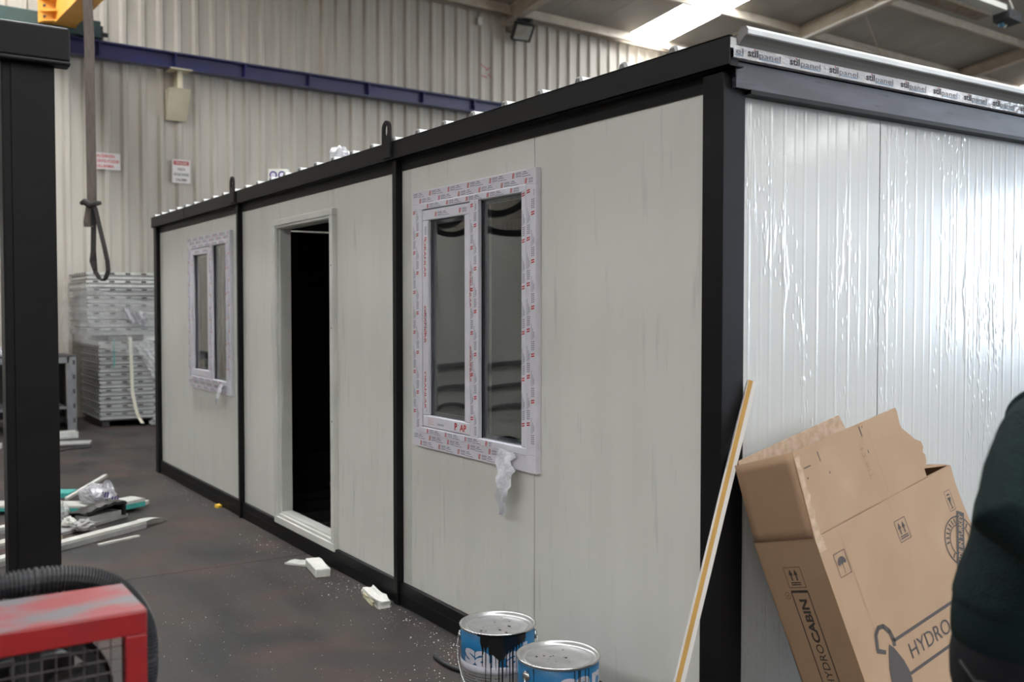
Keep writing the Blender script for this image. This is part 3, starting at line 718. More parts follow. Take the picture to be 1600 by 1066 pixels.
def window(x0, x1, z0, z1, xm0, xm1, near):
    F0 = .030     # front of the outer trim
    gl_l = (x0 + .115, xm0); gl_r = (xm1, x1 - .108); gz = (z0 + .108, z1 - .100)
    mb = MB(); mb.frame(x0, x1, z0, z1, .108, .108, .108, .098, F0 + .014, .059)
    w_ = mb.build('window', M['pvc'], cab, bevel=.002)
    mb = MB(); mb.frame(x0, x1, z0, z1, .080, .080, .080, .072, F0, F0 + .016)
    mb.build('cladding_trim', M['pvc'], w_, bevel=.003)
    mb = MB(); mb.frame(x0 + .075, x1 - .075, z0 + .075, z1 - .068, .036, .036, .036, .034, F0 - .004, .11); mb.build('outer_frame', M['pvc'], w_, bevel=.004)
    mb = MB(); mb.box(xm0, xm1, F0 - .004, .11, gz[0], gz[1]); mb.build('mullion', M['pvc'], w_, bevel=.004)
    # opening sash on the left
    a0, a1 = x0 + .116, xm0 - .003
    mb = MB(); mb.frame(a0, a1, gz[0] + .006, gz[1] - .006, .062, .052, .062, .056, F0 - .002, .09); sash = mb.build('sash', M['pvc'], w_, bevel=.005)
    mb = MB(); mb.frame(a0 + .058, a1 - .048, gz[0] + .064, gz[1] - .058, .004, .004, .004, .004, F0 + .016, F0 + .023); mb.build('sash_seal', M['seal'], w_)
    mb = MB(); mb.frame(gl_r[0] - .002, gl_r[1] + .005, gz[0] - .003, gz[1] + .005, .006, .005, .005, .005, F0 + .016, F0 + .023); mb.build('glazing_seal', M['seal'], w_)
    for (p0, p1, q0, q1) in ((a0 + .061, a1 - .051, gz[0] + .066, gz[1] - .06), (gl_r[0] + .003, gl_r[1] + .001, gz[0] + .002, gz[1])):
        mb = MB(); mb.frame(p0 + .002, p1 - .002, q0 + .002, q1 - .002, .024, .024, .02, .02, F0 + .034, F0 + .046); mb.build('spacer_bar', M['spacer'], w_)
        mb = MB(); n, m_ = 10, 20; idx = {}      # pane, very slightly bowed as sealed units are
        for s_, y0_ in ((0, F0 + .024), (1, F0 + .029)):
            for i in range(n + 1):
                for j in range(m_ + 1):
                    a, b = i / n, j / m_
                    bow = .0035 * (1 - (2 * a - 1) ** 2) * (1 - (2 * b - 1) ** 6) if near else 0
                    idx[s_, i, j] = mb.vert((p0 + (p1 - p0) * a, y0_ - bow, q0 + (q1 - q0) * b))
        for i in range(n):
            for j in range(m_):
                mb.face((idx[0, i, j], idx[0, i + 1, j], idx[0, i + 1, j + 1], idx[0, i, j + 1])); mb.face((idx[1, i, j], idx[1, i, j + 1], idx[1, i + 1, j + 1], idx[1, i + 1, j]))
        mb.build('pane', M['glass'], w_, smooth=True)
    mbs = {'r': MB(), 'g': MB(), 'd': MB()}
    y1 = F0 - .0007; y2 = F0 - .0047
    marks(mbs, (x0 + .01, x1 - .02, z1 - .070, z1 - .004), True, y1, 2, 1)
    marks(mbs, (x0 + .09, x1 - .12, z1 - .100, z1 - .072), True, y2, 1, 2)
    marks(mbs, (x0 + .01, x1 - (.30 if near else .1), z0 + .004, z0 + .074), True, y1, 2, 3)
    marks(mbs, (x0 + .09, x1 - (.36 if near else .2), z0 + .078, z0 + .108), True, y2, 1, 4)
    marks(mbs, (x0 + .004, x0 + .074, z0 + .09, z1 - .09), False, y1, 2, 5, .21)
    marks(mbs, (x1 - .076, x1 - .006, z0 + .12, z1 - .09), False, y1, 2, 6, .21)
    marks(mbs, (x1 - .108, x1 - .078, z0 + .12, z1 - .10), False, y2, 1, 7, .21)
    marks(mbs, (xm0 + .004, xm1 - .010, gz[0], gz[1]), False, y2, 2, 8, .21)
    marks(mbs, (a0 + .006, a1 - .006, gz[1] - .052, gz[1] - .020), True, F0 - .0027, 1, 9, .25)
    marks(mbs, (a0 + .022, a0 + .050, gz[0] + .08, gz[1] - .08), False, F0 - .0027, 1, 10, .5)
    if near:   # bigger red lettering on the sash film
        for zc in (gz[0] + .10, gz[0] + .45, gz[0] + .80):
            add_text(mbs['r'], 'ORANLAR', (a0 + .020, F0 - .0027, zc + .20), (0, 0, -1), (1, 0, 0), width=.20, height=.020, bold=.02)
        for zc in (gz[0] + .25, gz[0] + .62):
            add_text(mbs['r'], 'SORUNLAR', (xm0 + .002, F0 - .0052, zc + .20), (0, 0, -1), (1, 0, 0), width=.18, height=.014, bold=.02)
        zb = gz[0] + .020
        add_text(mbs['r'], 'AP', (a1 - .098, F0 - .0027, zb), (1, 0, 0), (0, 0, 1), width=.064, height=.034, bold=.03)
        add_text(mbs['r'], 'P', (a1 - .150, F0 - .0027, zb), (1, 0, 0), (0, 0, 1), width=.026, height=.036, bold=.04)
        for q in range(5):
            mbs['r'].poly([(a0 + .06, F0 - .0027, zb + .003 + q * .008), (a0 + .125 - (q % 2) * .015, F0 - .0027, zb + .003 + q * .008), (a0 + .125 - (q % 2) * .015, F0 - .0027, zb + .0045 + q * .008), (a0 + .06, F0 - .0027, zb + .0045 + q * .008)])
        for q in range(6):
            mbs['g'].poly([(a0 + .165 + q * .011, F0 - .0027, zb + .004), (a0 + .172 + q * .011, F0 - .0027, zb + .004), (a0 + .172 + q * .011, F0 - .0027, zb + .015), (a0 + .165 + q * .011, F0 - .0027, zb + .015)])
    for k_, nm_, m_ in (('r', 'red_film_print', 'inkred'), ('g', 'grey_film_print', 'inkgrey'), ('d', 'dark_film_print', 'inkdark')):
        mbs[k_].build(nm_, M[m_], w_)['kind'] = 'stuff'
    # peeled strip of protective film hanging from the bottom trim
    n = 14; rows = []; mb = MB()
    xs_, wd, L_ = ((x1 - .305, .135, .225) if near else (x1 - .27, .085, .12))
    for k in range(n + 1):
        t = k / n; z = z0 + .085 - t * (L_ + .08)
        ww = wd * (1 - .75 * max(0, t - .45) / .55) * (1 + .15 * math.sin(k * 2.1)); off = .035 * t + .012 * math.sin(k * 1.7) - (.06 * t if not near else -.02 * t)
        yy = F0 - .004 - .035 * math.sin(t * 2.2)
        rows.append([mb.vert((xs_ + off + ww * q / 5, yy - .0045 * math.sin(q * 1.5 + k * .8), z + .003 * math.sin(q * 2 + k))) for q in range(6)])
    for k in range(n):
        for q in range(5): mb.face((rows[k][q], rows[k][q + 1], rows[k + 1][q + 1], rows[k + 1][q]))
    mb.build('peeled_film', M['peel'], w_, smooth=True)
    if near:
        mb = MB(); mb.box(x1 - .265, x1 - .08, F0 - .0008, F0, z0 + .004, z0 + .074); mb.build('bare_trim', M['pvcbare'], w_)
        mb = MB(); mb.box(x1 - .17, x1 - .15, F0 - .0014, F0, z0 + .085, z0 + .090); mb.build('drain_slot', M['seal'], w_)
    return w_
wa = window(-2.365, -1.192, .930, 2.300, -1.757, -1.678, True); wa['label'] = 'white window with printed film, torn at the bottom, beside the bare panels'
wb_ = window(-6.800, -5.557, .957, 2.316, -6.125, -6.045, False); wb_['label'] = 'white window with printed film near the far end post'

# ------------------------------------------------------------------ things on the cabin roof
tb = thing('twin_hole_box', 'small white box with two round blue openings lying on the cabin roof edge', 'box', (-4.98, .25, 2.633))
n_ = (-d_h)
o_ = Vector((-5.03, .19, 2.633)) - r_h * .02
mb = MB(); mb.obox(o_, r_h * .155, d_h * .05, Vector((0, 0, .125))); mb.build('body', M['sensor'], tb, bevel=.006)
for q in (.042, .110):
    c_ = o_ + r_h * q + Vector((0, 0, .078)); mb = MB(); mb.tube([c_ + d_h * .01, c_ - d_h * .004], .030, 20); mb.build('round_opening', M['inkpurple'], tb)
    mb = MB(); mb.tube([c_ + d_h * .01, c_ - d_h * .006], .019, 16); mb.build('cap', M['canwhite'], tb)
mb = crumple((-3.66, .17, 2.680), .066, .066, .062, 5, amp=.25, flat=True)
tag(mb.build('crumpled_bag', M['bagwhite'], None, origin=(-3.70, .20, 2.635)), 'crumpled white plastic bag lying on the cabin roof edge', 'plastic bag')

# ------------------------------------------------------------------ second, unfinished black steel frame
fr = thing('steel_frame', 'black steel frame of another cabin standing open beside the red machine', 'frame', (-3.2, -3.3, 0))
FX, FY = -1.17, -1.874
L2, W2_ = 5.6, 3.0
mb = MB(); mb.box(FX - .05, FX, FY - W2_, FY, 2.492, 2.605); mb.build('end_beam', M['black'], fr, bevel=.008)
mb = MB(); mb.box(FX - .06, FX + .004, FY - W2_, FY, 2.478, 2.494); mb.build('beam_lip', M['black'], fr, bevel=.006)
mb = MB(); mb.box(FX - L2 + .05, FX - .05, FY - .16, FY - .09, 2.53, 2.60); mb.build('side_beam', M['black'], fr)
mb = MB(); mb.box(FX - L2 + .05, FX - .05, FY - W2_ + .09, FY - W2_ + .16, 2.53, 2.60); mb.build('side_beam', M['black'], fr)
mb = MB(); mb.box(FX - L2, FX - L2 + .05, FY - W2_, FY, 2.49, 2.60); mb.build('end_beam', M['black'], fr)
def fpost(x, y, sx, sy):
    mb = MB(); x0, x1 = (x - .10, x) if sx > 0 else (x, x + .10); y0, y1 = (y - .16, y) if sy > 0 else (y, y + .16)
    mb.box(x0, x1, y0, y1, 0, 2.49)
    o = mb.build('post', M['black'], fr, bevel=.006)
    mb = MB(); mb.box(x1 if sx > 0 else x0 - .006, x1 + .006 if sx > 0 else x0, y0 + .028, y1, .02, 2.48); mb.build('post_flange', M['black'], o, bevel=.002)
fpost(FX - .04, FY - .045, 1, 1); fpost(FX - .04, FY - W2_ + .03, 1, -1); fpost(FX - L2 + .03, FY - .045, -1, 1); fpost(FX - L2 + .03, FY - W2_ + .03, -1, -1)
for y in (FY - .07, FY - W2_): 
    mb = MB(); mb.box(FX - L2 + .05, FX - .05, y, y + .07, 0, .13); mb.build('base_beam', M['black'], fr)
for x in (FX - .11, FX - L2 + .04):
    mb = MB(); mb.box(x, x + .06, FY - W2_ + .07, FY - .07, 0, .13); mb.build('base_beam', M['black'], fr)

# its far end is already panelled (it shows as a reflection in the window panes)
xe_ = FX - L2 + .13
for k in range(3):
    mb = MB(); mb.box(xe_, xe_ + .04, FY - W2_ + .17 + k * .89, FY - W2_ + .17 + (k + 1) * .89 - .004, .12, 2.50); mb.build('end_wall_panel', M['panel'], fr)
for z in (.55, .80, 1.05):
    mb = MB(); mb.box(xe_ + .04, xe_ + .09, FY - W2_ + .17, FY - .17, z, z + .05); mb.build('rail', M['rack'], fr)

# ------------------------------------------------------------------ compressor with red belt guard
GX0, GX1, GY1, GZ = .0, .236, -1.972, 1.03
cp = thing('compressor', 'red belt-guarded compressor with wire mesh front beside the black steel frame', 'machine', (.1, -2.4, 0))
GY0 = -2.74
mb = MB(); mb.box(GX0, GX1, GY0, GY1, GZ - .004, GZ); mb.build('guard_top', M['reddusty'], cp, bevel=.008)
mb = MB()
mb.box(GX1 - .004, GX1 + .002, GY0, GY1, GZ - .052, GZ - .003); mb.box(GX1 - .004, GX1 + .002, GY1 - .045, GY1, .55, GZ - .052)
mb.box(GX1 - .004, GX1 + .002, GY0, GY0 + .045, .55, GZ - .052); mb.box(GX1 - .004, GX1 + .002, GY0, GY1, .51, .55)
mb.build('guard_front_frame', M['red'], cp, bevel=.010)
mb = MB(); mb.box(GX0, GX1 - .004, GY1 - .004, GY1, .51, GZ - .004); mb.build('guard_side', M['red'], cp)
mb = MB(); mb.box(GX0, GX1 - .004, GY0, GY0 + .004, .51, GZ - .004); mb.build('guard_side', M['red'], cp)
mb = MB()
yy = GY0 + .06
while yy < GY1 - .05: mb.tube([(GX1 - .008, yy, .53), (GX1 - .008, yy, GZ - .03)], .0013, 4, cap=False); yy += .0265
zz = .56
while zz < GZ - .05: mb.tube([(GX1 - .010, GY0 + .03, zz), (GX1 - .010, GY1 - .03, zz)], .0013, 4, cap=False); zz += .0265
mb.build('mesh_grille', M['mesh'], cp)
def wheelx(name, x0, x1, cy, cz_, R, spokes, mat):
    mb = MB(); n = 40
    for (r0, r1) in ((R * .84, R), (0.001, R * .2)):
        for k in range(n):
            a, b = 2 * math.pi * k / n, 2 * math.pi * (k + 1) / n
            P = lambda x, r, t: (x, cy + r * math.cos(t), cz_ + r * math.sin(t))
            mb.hexa([P(x0, r0, a), P(x0, r1, a), P(x0, r1, b), P(x0, r0, b), P(x1, r0, a), P(x1, r1, a), P(x1, r1, b), P(x1, r0, b)])
    for s_ in range(spokes):
        t = 2 * math.pi * s_ / spokes + .35; u_ = Vector((0, math.cos(t), math.sin(t))); v_ = Vector((0, -math.sin(t), math.cos(t)))
        mb.obox(Vector((x0 + .01, cy, cz_)) + u_ * R * .15 - v_ * .022, u_ * R * .72, v_ * .044, Vector((x1 - x0 - .02, 0, 0)))
    return mb.build(name, mat, cp)
wheelx('flywheel', .08, .15, -2.185, .83, .155, 5, M['castiron'])
wheelx('motor_pulley', .09, .14, -2.60, .70, .07, 3, M['castiron'])
mb = MB(); mb.tube([(.115, -2.185 + .157 * math.cos(a), .83 + .157 * math.sin(a)) for a in [math.radians(q) for q in range(-75, 100, 12)]] + [(.115, -2.60 + .072 * math.cos(a), .70 + .072 * math.sin(a)) for a in [math.radians(q) for q in range(100, 285, 20)]], .012, 6, closed=True); mb.build('drive_belt', M['rubber'], cp)
mb = MB(); mb.tube([(-.12, -2.185, .83), (.12, -2.185, .83)], .02, 12); mb.box(-.36, -.10, -2.30, -2.06, .56, .86); mb.build('pump_block', M['castiron'], cp, bevel=.01)
mb = MB()
for k in range(5): mb.box(-.33, -.13, -2.27, -2.09, .87 + k * .016, .878 + k * .016)
mb.box(-.30, -.16, -2.25, -2.11, .86, .95); mb.build('cooling_fins', M['castiron'], cp)
mb = MB(); mb.tube([(-.35, -2.60, .70), (.07, -2.60, .70)], .11, 20); mb.build('motor', M['castiron'], cp, smooth=False)
mb = MB(); mb.box(-.40, .22, -2.75, -2.0, .49, .512); mb.build('base_plate', M['red'], cp)
mb = MB(); rr = [.02, .12, .17, .19, .19, .17, .12, .02]; mb.tube([(-.05, y, .28) for y in (-3.1, -3.08, -3.03, -2.95, -1.95, -1.87, -1.82, -1.80)], rr, 24); mb.build('air_tank', M['red'], cp, smooth=True)
for x in (-.18, .08):
    for y in (-2.85, -2.0):
        mb = MB(); mb.box(x - .02, x + .02, y - .03, y + .03, 0, .16); mb.build('foot', M['castiron'], cp)
mb = MB(); mb.box(-.2, .1, -2.7, -2.6, .44, .495); mb.box(-.2, .1, -2.12, -2.02, .44, .495); mb.build('saddle', M['red'], cp)

# ribbed hose coiled over the back of the compressor
hs = thing('ribbed_hose', 'black ribbed hose coiled over the back of the red compressor', 'hose', (-.06, -2.2, .62))
mb = MB(); hc = Vector((-.050, -2.15, .838)); path = []; rad = []
NN = 760
for k in range(NN):
    t = k / NN; a = math.radians(250 - 320 * t); ca, sa = math.cos(a), math.sin(a)
    path.append(hc + Vector((-.012 * math.sin(t * 6), .235 * math.copysign(abs(ca) ** .8, ca), .212 * math.copysign(abs(sa) ** .8, sa)))); rad.append(.028 + (.0035 if k % 4 < 2 else -.002))
mb.tube(path, rad, 12); mb.build('hose_tube', M['hose'], hs)
mb = MB(); mb.tube([path[-1], path[-1] + (path[-1] - path[-4]).normalized() * .06], .036, 12); mb.build('hose_clamp', M['rack'], hs)

# ------------------------------------------------------------------ paint tins
def tin(c, ear, txt_a, name, label, heavy):
    cx, cy = c; H, R = .385, .149
    t = thing(name, label, 'paint tin', (cx, cy, 0), 'blue paint tins')
    fb = math.atan2(-d_h.y, -d_h.x)     # world angle that faces the photographer's side
    A = lambda deg: fb + math.radians(deg)
    P = lambda deg, r, z: Vector((cx + r * math.cos(A(deg)), cy + r * math.sin(A(deg)), z))
    mb = MB(); mb.lathe([(.0, .004), (R - .004, .004), (R, .0), (R + .002, .01), (R - .001, .014), (R - .001, .10), (R + .0015, .104), (R - .001, .108), (R - .001, H)], (cx, cy, 0), 56); mb.build('body', M['cangrey'], t, smooth=True)
    mb = MB(); mb.lathe([(R, .262), (R + .0008, .263), (R + .0008, .388), (R, .3885)], (cx, cy, 0), 56); bl = mb.build('blue_band', M['canblue'], t, smooth=True)
    mb = MB(); mb.lathe([(R, .236), (R + .0009, .237), (R + .0024, .248), (R + .0024, .254), (R + .0009, .264), (R, .265)], (cx, cy, 0), 56); mb.build('white_band', M['canwhite'], t, smooth=True)
    # lid with rolled rim and a recessed pan
    mb = MB(); mb.lathe([(R + .001, .386), (R + .0045, .387), (R + .0062, .390), (R + .0060, .393), (R + .0035, .397), (R - .001, .396), (R - .006, .390), (R - .010, .3835), (R - .020, .3815), (R - .022, .3835), (R - .030, .384), (R - .033, .3815), (.06, .3815), (.0, .3815)], (cx, cy, 0), 64)
    mb.build('lid', M['tin'], t, smooth=True)
    mb = MB(); mb.tube([P(q * 7.5, R + .0040, .3935) for q in range(48)], .0038, 8, closed=True); mb.build('rim', M['tinrim'], t, smooth=True)
    # lettering wrapped round the band
    mb = MB(); Rl = R + .0016
    def mp(x, y):
        a = txt_a - 14 + math.degrees(x / Rl); return P(a, Rl, (.268 if heavy else .302) + y)
    add_text(mb, 'saral', (0, 0, 0), (1, 0, 0), (0, 0, 1), height=.084, width=.29, bold=.035, map_=mp, slices=40)
    mb.build('white_lettering', M['canwhite'], t)
    mb = MB(); q = random.Random(4)
    for k in range(11):
        z = .218 - k * .0105; a0 = txt_a - 22 + q.uniform(0, 3); a1 = txt_a + 52 - q.uniform(0, 18); nn = 14
        for i in range(nn):
            if q.random() < .12: continue
            b0, b1 = a0 + (a1 - a0) * i / nn, a0 + (a1 - a0) * (i + .85) / nn
            mb.poly([P(b0, R, z), P(b1, R, z), P(b1, R, z + .003), P(b0, R, z + .003)])
    mb.build('small_print', M['inkblack'], t)
    # black paint run over the rim: a sheet with tongues
    mb = MB(); q = random.Random(9 if heavy else 21)
    runs = [(-22, .9, .10), (-17, .7, .20), (-9, 1.0, .235), (-2, .6, .11), (3, 1.2, .26), (8, 1.6, .29), (14, .8, .14), (19, 1.0, .17), (24, 1.4, .30), (30, .7, .12), (35, 1, .10)] if heavy else [(20, .5, .10), (26, .6, .13), (28.5, .5, .12), (37, .5, .09), (43, .5, .13), (-38, .6, .06)]
    if heavy:
        a = -26.0; cols = []
        while a <= 48:
            if a < -20: dep = .02 + .01 * (a + 26)
            elif a < -12: dep = .045 + .012 * math.sin(a)
            elif a < 6: dep = .065 + .03 * max(0, (a + 6) / 12)
            elif a < 14: dep = .095 - .005 * abs(a - 8)
            else: dep = .06 - .0012 * (a - 14) + .008 * math.sin(a * 1.3)
            cols.append((a, max(.012, dep))); a += 1.0
        for (a0, d0), (a1, d1) in zip(cols[:-1], cols[1:]):
            mb.poly([P(a0, R + .0032, .380 - d0), P(a1, R + .0032, .380 - d1), P(a1, R + .0032, .389), P(a0, R + .0032, .389)])
        for (a0, a1) in ((-30, 46),):
            mb.lathe([(R + .0085, .3935), (R + .0080, .389), (R + .0060, .385), (R + .003, .384)], (cx, cy, 0), 24, A(a0), A(a1))
    for a, w_, L_ in runs:
        zt = .384 - (0 if not heavy else .02); n = 8
        for k in range(n):
            t0, t1 = k / n, (k + 1) / n; w0 = w_ * (1 - .75 * t0) * .9 + .18; w1 = w_ * (1 - .75 * t1) * .9 + .18
            z0, z1 = zt - L_ * t0, zt - L_ * t1; j0 = .5 * math.sin(a + t0 * 3) * t0; j1 = .5 * math.sin(a + t1 * 3) * t1
            mb.poly([P(a + j1 - w1, R + .0036, z1), P(a + j1 + w1, R + .0036, z1), P(a + j0 + w0, R + .0036, z0), P(a + j0 - w0, R + .0036, z0)])
    mb.build('paint_runs', M['paint'], t)
    # flecks on the lid
    mb = MB(); q = random.Random(3 if heavy else 8)
    for k in range(14):
        r_, a = q.uniform(.02, .125), q.uniform(0, 360); s_ = q.uniform(.003, .014); c0 = P(a, r_, .3822); th = q.uniform(0, 3)
        mb.poly([c0 + Vector((math.cos(th + x) * s_ * (1 if i % 2 else .4), math.sin(th + x) * s_ * .5, 0)) for i, x in enumerate((0, 1.4, 3.1, 4.6))])
    mb.build('paint_flecks', M['paint'], t)
    for a in (ear, ear + 180):
        mb = MB(); n0 = P(a, R, .348); n1 = P(a, R + .012, .348); mb.tube([n0, n0 * .4 + n1 * .6, n1], [.020, .018, .008], 14); mb.build('handle_ear', M['tinrim'], t, smooth=True)
    path = [P(ear, R + .010, .348), P(ear + 2, R + .014, .31), P(ear + 6, R + .013, .262), P(ear + 14, R + .012, .240)]
    for k in range(1, 13): path.append(P(ear + 14 + (180 - 28) * k / 12, R + .013, .24 - .135 * math.sin(math.pi * k / 12)))
    path += [P(ear + 174, R + .013, .262), P(ear + 178, R + .014, .31), P(ear + 180, R + .010, .348)]
    mb = MB(); mb.tube(path, .0026, 6); mb.build('wire_handle', M['wire'], t, smooth=True)
    return t
tin((-.937, -.335), -88, -44, 'paint_tin', 'blue paint tin with black paint run down its side, beside the cabin base', True)
tin((-.505, -.345), -52, 14, 'paint_tin', 'blue paint tin with a clean lid and a few thin drips, nearer the cabin corner', False)

# ------------------------------------------------------------------ strip leaning on the corner
st = thing('leaning_strip', 'thin white and ochre strip leaning against the cabin corner post', 'strip', (.055, -.415, 0))
A_, B_ = Vector((.055, -.415, .002)), Vector((-.030, .157, 1.416)); ax = (B_ - A_)
sx_ = Vector((.5, .86, 0)); sx_ = (sx_ - ax * (sx_.dot(ax) / ax.length_squared)).normalized(); sn = ax.cross(sx_).normalized()
mb = MB(); mb.obox(A_ - sx_ * .0165, sx_ * .0025, sn * .020, ax); mb.build('white_edge', M['stripwhite'], st)
mb = MB(); mb.obox(A_ - sx_ * .014, sx_ * .016, sn * .020, ax); mb.build('ochre_core', M['wood'], st)
mb = MB(); mb.obox(A_ + sx_ * .002, sx_ * .014, sn * .022, ax); mb.build('white_edge', M['stripwhite'], st)

# ------------------------------------------------------------------ big carton leaning on the end wall
C_ = Vector((.308, .083, .930)); a_ = Vector((-.031, .977, .209)).normalized(); h_ = Vector((-.257, -.210, .943)).normalized(); dd = Vector((-.966, .025, -.257)).normalized()
Wc, Dc = .797, .273
bx = thing('cardboard_carton', 'large open cardboard carton with black print leaning against the end of the cabin', 'carton', (.35, .6, 0))
def Q(s, t, d=0.0): return C_ + a_ * s + h_ * t + dd * d
def tf(s, d=0): p = Q(s, 0, d); return -(p.z - .004) / h_.z
TH = .006
mb = MB(); mb.prism([Q(0, tf(0)), Q(Wc, tf(Wc)), Q(Wc + .006, -.35), Q(Wc - .012, -.10), Q(Wc, 0), Q(0, 0)], dd * TH); fp = mb.build('front_wall', M['card'], bx)
mb = MB(); mb.prism([Q(0, tf(0, 0), TH), Q(0, 0, TH), Q(0, 0, Dc), Q(0, tf(0, Dc), Dc)], a_ * TH); sp_ = mb.build('side_wall', M['card'], bx)
mb = MB(); mb.prism([Q(Wc - TH, tf(Wc, 0), TH), Q(Wc - TH, tf(Wc, Dc), Dc), Q(Wc - TH, 0, Dc), Q(Wc - TH, 0, TH)], a_ * TH); mb.build('side_wall', M['card'], bx)
mb = MB(); mb.prism([Q(0, tf(0, Dc), Dc - TH), Q(0, 0, Dc - TH), Q(Wc, 0, Dc - TH), Q(Wc, tf(Wc, Dc), Dc - TH)], dd * TH); mb.build('back_wall', M['card'], bx)
torn = [(.03, .002), (.646, .002), (.648, .034), (.672, .05), (.680, .075), (.671, .088), (.684, .105), (.682, .126), (.655, .142), (.640, .160), (.622, .180), (.606, .198), (.602, .213), (.607, .235), (.612, .262), (.610, .274), (.035, .281), (.022, .18), (.010, .08), (.0, .002)]
mb = MB(); mb.prism([Q(s, t) for s, t in torn], dd * TH); ff = mb.build('front_flap', M['card'], bx)
mb = MB(); nf = 8; gr = []
for i in range(nf + 1):
    x_ = i / nf; gr.append([mb.vert(Q(0, .002, .004).lerp(Q(0, .002, .268), x_).lerp(Q(.035, .281, .003).lerp(Q(-.004, .277, .231), x_), j / nf)) for j in range(nf + 1)])
for i in range(nf):
    for j in range(nf): mb.face((gr[i][j], gr[i][j + 1], gr[i + 1][j + 1], gr[i + 1][j]))
sf = mb.build('side_flap', M['card'], bx, smooth=True); so_ = sf.modifiers.new('board', 'SOLIDIFY'); so_.thickness = .005; so_.offset = 0
mb = MB(); mb.prism([Q(.02, .0, Dc - TH), Q(.03, .285, Dc - .03), Q(.60, .292, Dc - .03), Q(.64, .16, Dc - .02), Q(Wc - .03, .0, Dc - TH)], dd * TH); mb.build('back_flap', M['cardin'], bx)
mb = MB(); mb.prism([Q(Wc - TH, 0, .01), Q(Wc - TH, 0, Dc - .02), Q(Wc - .10, .06, Dc - .04), Q(Wc - .13, .03, .05)], a_ * .005 + h_ * .004); mb.build('side_flap', M['card'], bx)
# torn lining along the fold and the crushed corner
mb = MB()
for (s0, s1, t0, t1) in ((.0, .035, -.05, .0), (.002, .03, .0, .26)):
    n = 10; rows = []
    for k in range(n + 1):
        t = t0 + (t1 - t0) * k / n; j = .006 * math.sin(k * 2.7)
        rows.append((mb.vert(Q(s0 + (.125 * t if t > 0 else 0), t, -.001)), mb.vert(Q(s1 + j + (.10 * t if t > 0 else 0), t, -.0015))))
    for k in range(n): mb.face((rows[k][0], rows[k][1], rows[k + 1][1], rows[k + 1][0]))
mb.build('torn_liner', M['cardin'], ff)
mb = MB()
for pts_ in ([(.07, .003), (.25, .0045), (.45, .002), (.62, .004), (Wc - .01, .002)],):
    for (s0, t0), (s1, t1) in zip(pts_[:-1], pts_[1:]): mb.poly([Q(s0, t0 - .0022, -.0008), Q(s1, t1 - .0022, -.0008), Q(s1, t1 + .0018, -.0008), Q(s0, t0 + .0018, -.0008)])
mb.poly([Q(-.0008, -.002, .004), Q(-.0008, .0025, .004), Q(-.0008, .0025, .268), Q(-.0008, -.002, .268)])
for s, t0, t1 in ((.42, .02, .24), (.40, -.02, -.05), (.118, -.02, -.4)): mb.poly([Q(s, t0, -.0006), Q(s + .002, t0, -.0006), Q(s + .005, t1, -.0006), Q(s + .003, t1, -.0006)])
mb.build('creases', M['crease'], fp)
# printing on the carton
E_ = -.0012
def fr_poly(mb, pts): mb.poly([Q(s, t, E_) for s, t in pts])
def fr_line(mb, p, q, w_):
    dx, dy = q[0] - p[0], q[1] - p[1]; l = math.hypot(dx, dy); nx, ny = -dy / l * w_ / 2, dx / l * w_ / 2
    fr_poly(mb, [(p[0] - nx, p[1] - ny), (q[0] - nx, q[1] - ny), (q[0] + nx, q[1] + ny), (p[0] + nx, p[1] + ny)])
def fr_rect(mb, s0, s1, t0, t1, w_):
    for p, q in (((s0, t0), (s1, t0)), ((s1, t0), (s1, t1)), ((s1, t1), (s0, t1)), ((s0, t1), (s0, t0))): fr_line(mb, p, q, w_)
def arrows(line, poly, s0, t0, k=1.0, sg=1):
    for c in (.018, .040):
        poly([(s0 + sg * (c - .003) * k, t0 + .024 * k), (s0 + sg * (c + .003) * k, t0 + .024 * k), (s0 + sg * (c + .003) * k, t0 + .046 * k), (s0 + sg * (c - .003) * k, t0 + .046 * k)])
        poly([(s0 + sg * (c - .009) * k, t0 + .043 * k), (s0 + sg * (c + .009) * k, t0 + .043 * k), (s0 + sg * c * k, t0 + .064 * k)])
    for dt in (.010, .017): line((s0 + sg * .008 * k, t0 + dt * k), (s0 + sg * .050 * k, t0 + dt * k), .004 * k)
mb = MB(); fr_rect(mb, .391, .452, -.154, -.080, .0024)
arrows(lambda p, q, w_: fr_line(mb, p, q, w_), lambda pts_: fr_poly(mb, pts_), .391, -.154, 1.02); mb.build('this_way_up_mark', M['inkcarton'], fp)
mb = MB(); fr_rect(mb, .055, .112, -.153, -.076, .0022)
n = 10; fr_poly(mb, [(.0835 + .021 * math.cos(math.pi * k / n), -.113 + .022 * math.sin(math.pi * k / n)) for k in range(n + 1)] + [(.0695, -.118), (.0765, -.113), (.0835, -.118), (.0905, -.113), (.0975, -.118)][::1]); fr_line(mb, (.0835, -.113), (.0835, -.143), .002); fr_line(mb, (.0835, -.143), (.0795, -.146), .002); mb.build('umbrella_mark', M['inkcarton'], fp)
mb = MB(); fr_rect(mb, .704, .739, -.148, -.075, .0018)
fr_poly(mb, [(.711, -.100), (.732, -.100), (.7215, -.122)]); fr_line(mb, (.7215, -.120), (.7215, -.138), .003); fr_line(mb, (.714, -.139), (.729, -.139), .003); fr_line(mb, (.713, -.090), (.730, -.090), .006); mb.build('glass_mark', M['inkcarton'], fp)
